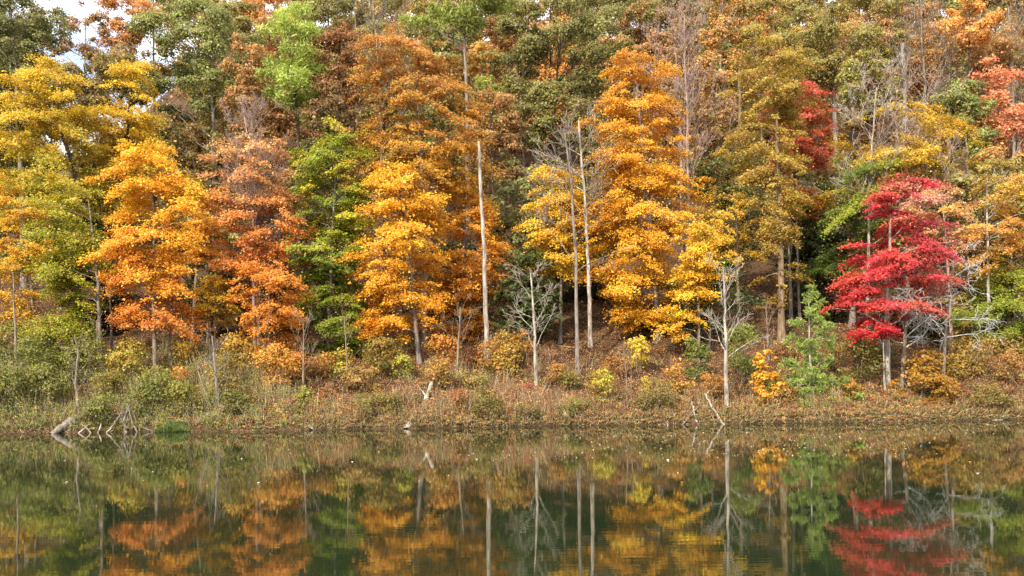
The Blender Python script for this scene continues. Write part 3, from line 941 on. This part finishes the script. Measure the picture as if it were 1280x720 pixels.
leafy('ochre tree at the top edge left of the broad ochre oak',
      [(-25, 880, 970), (20, 885, 980), (80, 900, 975)], [(0, 'A07E3C'), (1, '94783A')], base=(925, 320), D=100, style='round', cs=28, bark='tan', tw=6, **H)
leafy('green gold tree under the broad ochre oak',
      [(70, 1060, 1130), (105, 1050, 1125), (150, 1060, 1110)], [(0, '98902E'), (1, '7E742E')], base=(1085, 330), D=84, style='round', cs=24, bark='dark', tw=5, **H)
bare('broken grey trunk standing among the ochre crowns', [(1127, 330), (1126, 160), (1124, 100), (1122, 55)], D=84, tw=10, bark='grey', nb=8, first=.6, blen=60, lvl=2, kids=4, tip=.6)
leafy('brilliant orange maple crown high in the top right',
      [(-5, 1195, 1225), (15, 1180, 1240), (35, 1180, 1248), (55, 1195, 1245)], [(0, 'EE8A20'), (1, 'EA8024')], base=(1212, 320), D=86, style='round', cs=24, bark='dark', tw=5, **H)
leafy('dusty orange oak below the brilliant orange crown',
      [(35, 1145, 1225), (70, 1140, 1255), (110, 1145, 1240)], [(0, 'BA7A48'), (1, 'A87242')], base=(1185, 330), D=92, style='round', cs=26, bark='pale', tw=6, **H)
leafy('rose red tree on the right edge below the dusty orange oak',
      [(80, 1215, 1250), (110, 1215, 1290), (150, 1225, 1295), (200, 1240, 1295)], [(0, 'CE5E54'), (.4, 'D06A58'), (1, 'C25A50')], base=(1262, 340), D=78, style='round', cs=26, bark='pale', tw=6, sparse=.9, **H)
leafy('sage green tree between the yellow topped beech and the rose red tree',
      [(108, 1180, 1220), (140, 1170, 1240), (190, 1190, 1245), (240, 1200, 1240)], [(0, '7E8E46'), (1, '707A3A')], base=(1215, 340), D=76, style='round', cs=26, bark='grey', tw=6, **H)
leafy('mixed orange brown tree under the rose red tree',
      [(190, 1220, 1290), (230, 1210, 1300), (280, 1225, 1290)], [(0, 'B87A3C'), (1, '9A7A38')], base=(1255, 350), D=74, style='round', cs=26, bark='pale', tw=5, sparse=.8, **H)
leafy('grey olive tree in the top right corner',
      [(-30, 1230, 1310), (20, 1240, 1310), (70, 1245, 1310), (130, 1250, 1310)], [(0, '6E6C3A'), (1, '7E6C3C')], base=(1275, 320), D=98, style='round', cs=28, bark='pale', tw=6, sparse=.8, twigs=2, **H)
bare('leafless grey tree in the top right corner', [(1268, 330), (1266, 140), (1262, 60), (1258, 10)], D=90, tw=5, bark='pale', nb=18, first=.45, blen=85, lvl=3, kids=4, elev=.9)
bare('leafless tree left of the brilliant orange crown', [(1160, 330), (1158, 120), (1152, 40), (1148, -20)], D=88, tw=5, bark='pale', nb=18, first=.45, blen=85, lvl=3, kids=4, elev=.8)
bare('silvery leafless tree over the yellow topped beech', [(1085, 370), (1088, 220), (1092, 150), (1095, 110)], D=66, tw=5, bark='white', nb=18, first=.4, blen=95, lvl=3, kids=4, elev=.5, wig=.22)
bare('second silvery leafless tree with spreading crooked boughs over the beech', [(1135, 370), (1132, 230), (1130, 170), (1128, 125)], D=66.5, tw=5, bark='pink', nb=18, first=.4, blen=95, lvl=3, kids=4, elev=.45, wig=.25)
bare('leafless pale tree rising through the salmon crown', [(318, 380), (316, 260), (312, 190), (308, 145)], D=61, tw=5, bark='pink', nb=20, first=.4, blen=85, lvl=3, kids=4, elev=.8)
bare('slender leafless tree left of the broad ochre oak', [(955, 330), (952, 170), (948, 90), (945, 30)], D=90, tw=4, bark='tan', nb=10, first=.5, blen=50, lvl=2, kids=4)

# the crowded rows beyond, one crown after another up to the crest
far = [
    ('copper brown', 'B0804A', 'C8'), ('ochre olive', '8A7C3C', 'C8'), ('grey green', '807E44', 'C8'), ('dull gold', 'B08C36', 'C8'), ('russet', 'A8704A', 'C8'), ('orange', 'CC7C30', 'C8'),
]
spots = [(250, 110, 0), (330, 118, 5), (520, 108, 3), (410, 122, 2), (480, 118, 0), (560, 116, 1), (600, 108, 4), (690, 112, 5), (650, 124, 0), (760, 108, 2), (720, 126, 3), (840, 118, 1),
         (800, 100, 4), (900, 114, 2), (960, 118, 5), (1010, 110, 3), (1075, 116, 0), (1120, 104, 4), (1160, 116, 2), (1215, 118, 1), (1270, 114, 0), (0, 104, 1), (1310, 104, 5), (560, 92, 2), (480, 96, 1),
         (1020, 82, 1), (780, 88, 0), (350, 94, 4), (940, 88, 3), (1140, 76, 2), (240, 78, 1), (660, 70, 2), (500, 74, 4), (1230, 66, 1)]
where = ['between the olive oak and the green pine', 'behind the green pine', 'behind the tall pine crown', 'above the red brown oak', 'over the grey leafless tree', 'left of the tall pine crown',
         'right of the tall pine crown', 'over the grey green oak', 'above the pale split trunk', 'right of the grey green oak', 'at the crest over the grey green oak', 'over the rosy twigs',
         'left of the rosy twigs', 'over the tan orange oak', 'above the slender leafless tree', 'over the broad ochre oak', 'beyond the broad ochre oak', 'behind the broken grey trunk', 'left of the brilliant orange crown',
         'over the brilliant orange crown', 'above the top right corner tree', 'behind the top left corner tree', 'beyond the rose red tree', 'through the gap beside the pine trunk', 'behind the brownish orange crown',
         'behind the crimson tree', 'behind the towering orange maple', 'below the green pine', 'behind the slender leafless tree', 'behind the yellow topped beech', 'behind the salmon tree',
         'behind the yellow trunks', 'behind the amber maples', 'behind the thin white trunk']
spots += [(-25, 92, 2), (20, 112, 1), (290, 100, 1), (385, 132, 0), (445, 134, 1), (535, 134, 3), (620, 134, 5), (735, 136, 1), (870, 132, 5), (930, 130, 0), (985, 132, 1), (1050, 132, 4), (1190, 134, 3), (1245, 132, 2), (1300, 128, 0)]
where += ['left of the top left corner tree', 'left of the rusty open tree', 'under the rich orange oak', 'at the crest over the red brown oak', 'at the crest over the muted olive tree',
          'at the crest left of the tall pine', 'at the crest right of the tall pine', 'at the crest right of the grey green oak', 'at the crest over the tan orange oak', 'at the crest over the ochre tree',
          'at the crest left of the broad ochre oak', 'at the crest over the broad ochre oak', 'at the crest over the brilliant orange crown', 'at the crest over the dusty orange oak', 'at the crest in the right corner']
for (px, D, ci), wh in zip(spots, where):
    nm, hx, _ = far[ci]
    gx, _, _ = P(px, 300, D)
    gz = float(ground_z(gx, D))
    s_ = F / D
    top = row_of(gx, D, gz + (rng.uniform(24, 28) if D > 91 else rng.uniform(11, 13)))
    bot = row_of(gx, D, gz + 4)
    hw = rng.uniform(4.2, 5.4) * s_
    m1 = top + (bot - top) * .35
    leafy(nm + ' tree among the crowded crowns ' + wh, [(top, px - hw * .45, px + hw * .45), ((top + m1) / 2, px - hw * .85, px + hw * .85), (m1, px - hw, px + hw), (bot - 20, px - hw * .9, px + hw * .9), (bot, px - hw * .5, px + hw * .5)],
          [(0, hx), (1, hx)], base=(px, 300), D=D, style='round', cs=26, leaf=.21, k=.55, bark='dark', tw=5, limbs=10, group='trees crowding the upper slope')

# ------------------------------------------------------------------ saplings and small leafless trees on the bank
SP = dict(name='sapling', group='thin saplings on the bank')
bare('white leafless sapling at the waterline with its boughs spread in a fan', [(908, 514), (908, 440), (907, 380), (905, 335)], tw=6, bark='white', nb=15, first=.36, blen=54, lvl=2, kids=4, elev=.62, up=.35, tip=.3, D=51.2, **SP)
bare('white leafless sapling standing before the dark green tree behind the yellow trunks', [(670, 482), (669, 420), (667, 370), (664, 335)], tw=5, bark='white', nb=14, first=.3, blen=54, lvl=2, kids=4, elev=.5, up=.3, tip=.3, **SP)
bare('grey sapling with outstretched twigs below the salmon tree', [(380, 500), (380, 460), (379, 400)], tw=3, bark='pale', nb=10, first=.4, blen=40, lvl=2, kids=3, elev=.6, **SP)
bare('tan sapling before the amber maple crossed by the snag', [(571, 470), (573, 430), (576, 385)], tw=4, bark='pale', nb=9, first=.4, blen=34, lvl=2, kids=3, elev=.7, **SP)
bare('slim pale pole of a sapling at the left edge by the amber tree', [(20, 470), (19, 420), (16, 340)], tw=4, bark='pale', nb=5, first=.6, blen=22, lvl=1, kids=3, **SP)
bare('thin bare sapling under the layered green tree', [(434, 490), (433, 430), (431, 395)], tw=2.5, bark='tan', nb=7, first=.4, blen=26, lvl=1, kids=3, **SP)
bare('short bare sapling left of the grey sapling, among the olive weeds', [(273, 508), (270, 470), (265, 420)], tw=5, bark='grey', nb=10, first=.3, blen=34, lvl=2, kids=3, elev=.7, **SP)
bare('thin pair stem sapling right of the forked yellow tree', [(123, 475), (122, 440), (120, 400)], tw=2.5, bark='pale', nb=6, first=.4, blen=24, lvl=1, kids=3, **SP)
bare('crooked bare sapling in the weeds above the driftwood log', [(100, 520), (94, 480), (97, 440), (92, 420)], tw=4, bark='pale', nb=9, first=.3, blen=30, lvl=2, kids=3, elev=.6, **SP)
bare('slender tan sapling between the two yellow leaved bushes', [(784, 510), (783, 470), (780, 430)], tw=2.6, bark='tan', nb=7, first=.4, blen=26, lvl=1, kids=3, **SP)
bare('second slender tan sapling between the two yellow leaved bushes', [(789, 509), (789, 470), (788, 440)], tw=2.2, bark='tan', nb=6, first=.4, blen=22, lvl=1, kids=3, **SP)
bare('tall thin trunk rising behind the golden amber tree', [(886, 440), (889, 390), (891, 330)], tw=4, bark='pale', nb=6, first=.5, blen=30, lvl=1, kids=3, **SP)
bare('thin tan sapling behind the small golden sapling by the water', [(961, 450), (960, 420), (958, 385)], tw=3, bark='pale', nb=9, first=.3, blen=28, lvl=1, kids=3, **SP)
bare('bare twiggy sapling on the bank right of the tall white snag', [(632, 470), (634, 440), (636, 405)], tw=3, bark='tan', nb=9, first=.3, blen=30, lvl=2, kids=3, **SP)
bare('leaning thin pole among the orange brush left of the salmon tree', [(262, 500), (250, 470), (242, 445)], tw=2.5, bark='pale', nb=3, first=.5, blen=14, lvl=1, kids=2, D=52.5, **SP)
bare('thin grey trunk between the two dark understorey trees on the left', [(213, 455), (212, 400), (209, 330)], tw=5, bark='grey', nb=5, first=.5, blen=26, lvl=1, kids=3, **SP)
bare('dark thin trunk beside the yellow green tree', [(140, 440), (138, 390), (134, 320)], tw=3.5, bark='grey', nb=4, first=.6, blen=22, lvl=1, kids=2, D=64, **SP)
bare('grey trunk standing in shade right of the tan trunked oak', [(989, 400), (988, 340), (985, 270)], tw=5, bark='grey', nb=5, first=.6, blen=26, lvl=1, kids=3, D=69, **SP)
bare('grey trunk beside the long bare trunk under the vivid amber maple', [(520, 420), (518, 380), (514, 330)], tw=5, bark='grey', nb=4, first=.6, blen=22, lvl=1, kids=2, D=65, **SP)
bare('thin trunk in the brush right of the gnarled grey trees', [(1216, 430), (1214, 380), (1211, 320)], tw=3, bark='pale', nb=7, first=.4, blen=30, lvl=1, kids=3, D=62, **SP)
bare('pale grey trunk below the rosy twigs, left of the thin yellow tree', [(838, 420), (837, 370), (835, 330)], tw=4, bark='pale', nb=3, first=.6, blen=20, lvl=1, kids=2, D=66.5, **SP)

leafy('soft green young conifer with a pale stem leaning over the lake',
      [(362, 1008, 1020), (385, 994, 1036), (405, 984, 1042), (425, 978, 1042), (445, 990, 1038), (468, 970, 1052), (490, 968, 1064), (518, 985, 1074)],
      [(0, '84A058'), (.6, '789450'), (1, '88A452')], base=(1016, 518), D=52.2, style='pine', cs=15, leaf=.14, hollow=.02, bark='white', tw=4, path=[(1016, 0), (1013, 440), (1011, 370)], name='young_conifer', group='small trees by the water', limbs=40)
leafy('small golden sapling by the water left of the young conifer',
      [(428, 952, 966), (450, 944, 972), (480, 940, 978), (505, 946, 974)], [(0, 'DC9A28'), (1, 'DA902A')], base=(957, 512), D=52.2, style='round', cs=14, leaf=.15, k=.6, bark='grey', tw=2.5, name='autumn_sapling', group='small trees by the water')
leafy('bronze orange beech bush with fine layered boughs below the gnarled trees',
      [(438, 1150, 1165), (455, 1130, 1185), (480, 1118, 1190), (505, 1115, 1192), (518, 1125, 1180)], [(0, 'A87228'), (1, '9A6626')], base=(1150, 520), D=52.8, style='spray', cs=26, leaf=.11, k=.6, bark='grey', tw=3, name='autumn_sapling', group='small trees by the water')

GR = [(0, '6E8A44'), (1, '53703A')]
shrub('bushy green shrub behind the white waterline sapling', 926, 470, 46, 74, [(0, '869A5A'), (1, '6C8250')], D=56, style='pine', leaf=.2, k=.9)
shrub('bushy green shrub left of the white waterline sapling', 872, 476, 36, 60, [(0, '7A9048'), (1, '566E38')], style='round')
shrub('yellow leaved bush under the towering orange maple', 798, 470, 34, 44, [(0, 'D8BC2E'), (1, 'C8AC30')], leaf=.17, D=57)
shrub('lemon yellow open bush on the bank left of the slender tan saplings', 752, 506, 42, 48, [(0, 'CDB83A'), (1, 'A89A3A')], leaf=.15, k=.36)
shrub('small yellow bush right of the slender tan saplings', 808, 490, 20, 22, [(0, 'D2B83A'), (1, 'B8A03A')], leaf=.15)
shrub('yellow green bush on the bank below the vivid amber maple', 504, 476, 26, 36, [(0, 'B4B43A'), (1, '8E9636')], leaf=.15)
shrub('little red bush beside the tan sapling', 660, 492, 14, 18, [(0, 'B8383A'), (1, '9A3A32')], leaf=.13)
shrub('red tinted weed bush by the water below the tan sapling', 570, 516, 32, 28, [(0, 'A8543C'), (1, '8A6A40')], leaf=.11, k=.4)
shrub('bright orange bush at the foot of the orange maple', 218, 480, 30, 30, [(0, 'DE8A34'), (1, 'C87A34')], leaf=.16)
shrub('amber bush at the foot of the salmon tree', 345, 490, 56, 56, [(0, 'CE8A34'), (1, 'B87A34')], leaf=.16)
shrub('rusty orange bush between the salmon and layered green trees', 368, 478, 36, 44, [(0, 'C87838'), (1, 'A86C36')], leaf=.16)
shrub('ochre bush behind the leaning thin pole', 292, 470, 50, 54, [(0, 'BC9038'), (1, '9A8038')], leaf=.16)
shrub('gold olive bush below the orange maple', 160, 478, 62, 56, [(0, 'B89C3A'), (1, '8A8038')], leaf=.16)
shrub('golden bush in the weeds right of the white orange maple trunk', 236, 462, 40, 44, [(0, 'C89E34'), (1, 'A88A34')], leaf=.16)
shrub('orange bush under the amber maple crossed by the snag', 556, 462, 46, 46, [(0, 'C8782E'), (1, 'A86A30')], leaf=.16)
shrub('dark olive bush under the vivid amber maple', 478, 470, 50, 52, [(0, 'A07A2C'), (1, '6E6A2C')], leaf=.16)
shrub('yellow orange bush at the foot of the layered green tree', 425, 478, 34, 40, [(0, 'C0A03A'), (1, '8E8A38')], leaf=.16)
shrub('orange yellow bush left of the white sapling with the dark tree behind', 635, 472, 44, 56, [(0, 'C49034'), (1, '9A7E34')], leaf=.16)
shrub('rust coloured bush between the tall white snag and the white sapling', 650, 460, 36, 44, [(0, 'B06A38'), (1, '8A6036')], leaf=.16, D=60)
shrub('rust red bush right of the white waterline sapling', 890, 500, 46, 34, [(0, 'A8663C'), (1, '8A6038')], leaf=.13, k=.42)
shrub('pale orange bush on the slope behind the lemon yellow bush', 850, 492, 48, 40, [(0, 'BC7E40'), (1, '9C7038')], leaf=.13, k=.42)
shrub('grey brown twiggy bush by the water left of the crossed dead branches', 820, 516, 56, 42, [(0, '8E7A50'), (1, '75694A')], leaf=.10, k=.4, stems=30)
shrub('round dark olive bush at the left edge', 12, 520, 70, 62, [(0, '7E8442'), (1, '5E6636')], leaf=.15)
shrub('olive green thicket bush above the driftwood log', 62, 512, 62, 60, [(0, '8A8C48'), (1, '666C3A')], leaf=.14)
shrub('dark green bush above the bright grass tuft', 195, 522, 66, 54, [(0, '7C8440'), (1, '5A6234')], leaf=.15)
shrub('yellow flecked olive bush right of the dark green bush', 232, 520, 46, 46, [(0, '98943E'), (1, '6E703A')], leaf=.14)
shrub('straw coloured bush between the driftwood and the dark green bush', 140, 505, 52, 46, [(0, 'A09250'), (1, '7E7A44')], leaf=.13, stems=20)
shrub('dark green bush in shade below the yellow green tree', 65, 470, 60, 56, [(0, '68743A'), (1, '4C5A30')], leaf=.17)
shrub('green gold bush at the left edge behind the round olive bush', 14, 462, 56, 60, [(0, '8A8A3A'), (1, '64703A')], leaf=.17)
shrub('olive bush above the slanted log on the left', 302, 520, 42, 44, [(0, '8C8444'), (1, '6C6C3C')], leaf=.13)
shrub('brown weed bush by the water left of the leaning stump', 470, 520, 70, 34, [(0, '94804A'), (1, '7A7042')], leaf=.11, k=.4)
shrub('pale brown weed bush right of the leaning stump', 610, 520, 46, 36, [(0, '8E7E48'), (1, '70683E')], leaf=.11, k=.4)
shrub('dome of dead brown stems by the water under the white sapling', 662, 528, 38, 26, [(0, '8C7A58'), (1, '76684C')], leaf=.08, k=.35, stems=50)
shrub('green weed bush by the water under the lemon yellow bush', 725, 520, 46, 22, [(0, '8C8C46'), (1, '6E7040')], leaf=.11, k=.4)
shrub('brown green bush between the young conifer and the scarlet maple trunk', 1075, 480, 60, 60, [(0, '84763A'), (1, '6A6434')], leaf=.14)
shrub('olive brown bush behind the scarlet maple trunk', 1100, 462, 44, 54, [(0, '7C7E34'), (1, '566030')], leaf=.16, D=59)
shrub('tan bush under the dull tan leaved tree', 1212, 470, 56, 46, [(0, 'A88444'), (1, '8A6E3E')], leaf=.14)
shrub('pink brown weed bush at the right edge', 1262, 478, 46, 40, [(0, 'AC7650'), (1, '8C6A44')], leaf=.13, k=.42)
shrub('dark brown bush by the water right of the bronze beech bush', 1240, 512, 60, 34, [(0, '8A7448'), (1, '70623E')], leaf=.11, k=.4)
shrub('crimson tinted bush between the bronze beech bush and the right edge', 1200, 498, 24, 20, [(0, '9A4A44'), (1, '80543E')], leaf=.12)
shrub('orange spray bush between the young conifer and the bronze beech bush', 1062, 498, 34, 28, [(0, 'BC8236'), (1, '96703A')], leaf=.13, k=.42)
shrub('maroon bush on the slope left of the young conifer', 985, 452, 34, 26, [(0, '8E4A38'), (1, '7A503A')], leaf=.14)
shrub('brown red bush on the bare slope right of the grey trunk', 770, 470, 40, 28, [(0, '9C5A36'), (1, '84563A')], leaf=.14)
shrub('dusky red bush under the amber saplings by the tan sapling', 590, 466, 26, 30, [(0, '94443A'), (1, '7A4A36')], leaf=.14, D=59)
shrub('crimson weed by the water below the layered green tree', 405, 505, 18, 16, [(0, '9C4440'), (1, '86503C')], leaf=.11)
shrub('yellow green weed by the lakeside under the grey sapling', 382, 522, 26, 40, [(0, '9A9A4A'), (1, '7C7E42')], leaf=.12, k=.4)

BR = dict(leaf=.14, cs=16, k=.42)
shrub('ochre brush between the salmon tree foot and the grey sapling', 318, 468, 48, 44, [(0, 'BE8A3A'), (1, '94743A')], **BR)
shrub('tall tan brush behind the short bare sapling', 282, 500, 44, 60, [(0, 'A8904E'), (1, '7E7440')], **BR)
shrub('orange brown brush below the rusty orange bush', 400, 478, 44, 40, [(0, 'B87C40'), (1, '8C6A3A')], **BR)
shrub('brown pink brush right of the thin bare sapling', 455, 492, 56, 40, [(0, 'A87E5A'), (1, '86684A')], **BR)
shrub('dull orange brush behind the leaning pale stump', 545, 488, 52, 44, [(0, 'B08048'), (1, '8A6A42')], **BR)
shrub('tan brush between the leaning pale stump and the tall white snag', 590, 496, 44, 40, [(0, 'A48A58'), (1, '7E7048')], **BR)
shrub('orange flecked brush at the foot of the tall white snag', 612, 468, 40, 42, [(0, 'BC7E3A'), (1, '92703A')], **BR)
shrub('russet brush between the white sapling and the nearer tall bare trunk', 698, 486, 44, 34, [(0, 'A8703E'), (1, '86603E')], **BR)
shrub('green brown brush at the foot of the nearer tall bare trunk', 715, 492, 30, 26, [(0, '8E8246'), (1, '6E6A3C')], **BR)
shrub('olive brush left of the upturned grey root', 120, 532, 46, 44, [(0, '8A8E4C'), (1, '666C3C')], **BR)
shrub('tall olive green brush in front of the amber tree at the left edge', 38, 492, 60, 70, [(0, '84904A'), (1, '5E6A3A')], **BR)
shrub('green brush under the yellow green tree by the thin pair stem sapling', 105, 480, 64, 60, [(0, '8C8E44'), (1, '626C38')], **BR)
shrub('dry green brush between the dark green bush and the orange bush', 200, 500, 56, 44, [(0, '9A944C'), (1, '70723E')], **BR)
shrub('copper brush between the golden sapling and the young conifer', 985, 505, 36, 30, [(0, 'A87A44'), (1, '86683E')], **BR)
shrub('tan brush right of the maroon bush behind the young conifer', 1040, 462, 40, 36, [(0, 'A07E48'), (1, '7A683C')], **BR)
shrub('dry brown brush on the slope at the right edge above the weed bush', 1250, 452, 60, 34, [(0, 'A4804E'), (1, '846844')], **BR)
shrub('golden brown brush between the gnarled grey trees and the thin white trunk', 1195, 478, 40, 36, [(0, 'AE8644'), (1, '866C3C')], **BR)

# ---- bright grass tuft at the water's edge
X0, Y0, _ = P(216, 540, 50.1)
org = np.array([X0, shore(X0) + .05, 0])
n = 1500
X = X0 + rng.normal(0, .42, n).clip(-.95, .95)
Y = org[1] + rng.normal(0, .14, n)
L = rng.uniform(.25, .62, n) * np.exp(-((X - X0) / .9) ** 2)
td = np.stack([rng.normal(0, .4, n) + (X - X0) * .4, rng.normal(-.2, .35, n), np.ones(n)], 1)
td /= np.linalg.norm(td, axis=1)[:, None]
b = np.cross(td, rng.normal(size=(n, 3)))
b /= np.linalg.norm(b, axis=1)[:, None]
mb = MB()
mb.cards(np.stack([X, Y, np.maximum(ground_z(X, Y), 0)], 1) + td * L[:, None] * .47, td, b, L, .04, tint(np.repeat(lin('748244')[None], n, 0), .2, .08))
tag(mb.build('grass_tuft', LEAF, origin=org), 'bright green tuft of grass at the water edge', 'grass tuft')


# ---- driftwood, stumps and dead branches at the waterline
def wood(label, pts, w0, w1, bark='pale', D=50.3, name='driftwood_log', cat='log', snags=0, dz=0.0):
    """a dead log or stick along pixels: (column, row[, depth])"""
    q = np.array([P(a[0], a[1], a[2] if len(a) > 2 else D) for a in pts])
    lowest = q[np.argmin(q[:, 2])]
    floor = max(0.0, float(ground_z(lowest[0], lowest[1])))
    q[:, 2] += floor - .06 - lowest[2]
    u = np.linspace(0, 1, 14)
    sg = np.linspace(0, 1, len(q))
    tr = np.stack([np.interp(u, sg, q[:, i]) for i in range(3)], 1)
    tr[1:-1] += rng.normal(0, .02, (12, 3))
    s_ = D / F
    mb = MB()
    r = np.linspace(w0, w1, 14) * .5 * s_
    r[-1] *= .45
    mb.tube(tr, r, 9 if w0 > 5 else 5, .08 if w0 > 5 else .02)
    for i in range(snags):
        j = rng.integers(4, 13)
        d = rng.normal(0, 1, 3) + np.array([0, 0, .6])
        d /= np.linalg.norm(d)
        L_ = rng.uniform(.3, .9)
        mb.tube([tr[j], tr[j] + d * L_ * .5 + rng.normal(0, .05, 3), tr[j] + d * L_], [r[j] * .5, r[j] * .35, .008], 4)
    return tag(mb.build(name, BARK[bark], origin=tr[0]), label, cat, 'driftwood at the waterline')


wood('thick grey driftwood log sloping into the lake at the left', [(64, 541, 49.7), (80, 530, 50.4), (98, 521, 51.2)], 6, 13, 'grey')
wood('thin pale stick crossing low over another beside the driftwood log', [(97, 539, 49.8), (107, 530, 50.3), (116, 522, 50.8)], 2.6, 1.5, 'white', name='dead_branch', cat='branch')
wood('short stick dipping the other way beside the driftwood log', [(115, 539, 49.8), (107, 531, 50.2), (101, 526, 50.6)], 2.2, 1.4, 'pale', name='dead_branch', cat='branch')
wood('long pale stick leaning from the lake towards the straw coloured bush', [(133, 539, 49.8), (143, 525, 50.5), (153, 510, 51.2)], 2.2, 1.4, 'white', name='dead_branch', cat='branch', snags=2)
wood('upturned grey root with dangling root ends', [(158, 538, 50.4), (155, 524, 50.8), (161, 502, 51.3)], 4.5, 2, 'grey', snags=12, name='dead_root', cat='root')
wood('long slanted log half buried in the weeds right of the grass tuft', [(240, 531, 50.3), (258, 520, 51), (284, 507, 51.8)], 8, 5, 'pale')
wood('short dark stub of log poking out of the lake below the grey sapling', [(389, 535, 49.8), (396, 526, 50.3), (404, 516, 50.8)], 9, 6, 'grey')
wood('short pale broken stub poking out of the water, right of the dark stub', [(508, 534, 49.8), (513, 527, 50.1), (517, 520, 50.4)], 8, 8, 'white')
wood('leaning pale stump in the weeds below the amber maple', [(530, 499, 52.5), (535, 486, 53), (540, 472, 53.4)], 6, 5, 'white', name='dead_stump', cat='stump', snags=1)
wood('long white dead branch leaning left from the foot of the waterline sapling', [(905, 526, 49.9), (892, 506, 50.4), (880, 486, 50.8)], 4, 2, 'white', name='dead_branch', cat='branch', snags=4)
wood('thin dead branch leaning right, left of the long white dead branch', [(852, 527, 49.9), (861, 515, 50.3), (872, 503, 50.7)], 2.6, 1.5, 'pale', name='dead_branch', cat='branch', snags=3)
wood('small forked dead stem between the two leaning dead branches', [(871, 524, 50.2), (868, 514, 50.5), (864, 497, 50.8)], 3.4, 1.8, 'white', name='dead_branch', cat='branch', snags=4)
wood('thin grey stick lying on the slope beside the young conifer', [(968, 470, 54), (982, 462, 54.6), (998, 450, 55.4)], 2.2, 1.2, 'pale', name='dead_branch', cat='branch', snags=2)
wood('fallen grey branch lying across the weeds under the orange maple', [(238, 482, 54.5), (212, 480, 54.3), (186, 478, 54.1)], 2.4, 1.4, 'pale', name='dead_branch', cat='branch', snags=5)
wood('pale stick trailing in the lake at the right edge', [(1240, 522, 50.2), (1258, 518, 50.5), (1278, 514, 50.8)], 3, 2, 'pale', name='dead_branch', cat='branch', snags=4)

wood('bent pale stick arching over the driftwood log', [(84, 538, 50.2), (92, 520, 50.7), (112, 510, 51.3)], 2.4, 1.2, 'pale', name='dead_branch', cat='branch', snags=3)
wood('thin grey stick leaning against the upturned grey root', [(172, 537, 50.2), (165, 522, 50.6), (159, 500, 51.1)], 2.2, 1.2, 'grey', name='dead_branch', cat='branch', snags=3)
wood('spindly white stick standing between the driftwood log and the upturned root', [(122, 537, 50.1), (128, 518, 50.6), (138, 498, 51.2)], 2, 1, 'white', name='dead_branch', cat='branch', snags=5)
wood('grey branch with twigs lying along the water left of the grass tuft', [(196, 538, 50.2), (182, 533, 50.5), (166, 526, 50.8)], 2.4, 1.2, 'grey', name='dead_branch', cat='branch', snags=6)
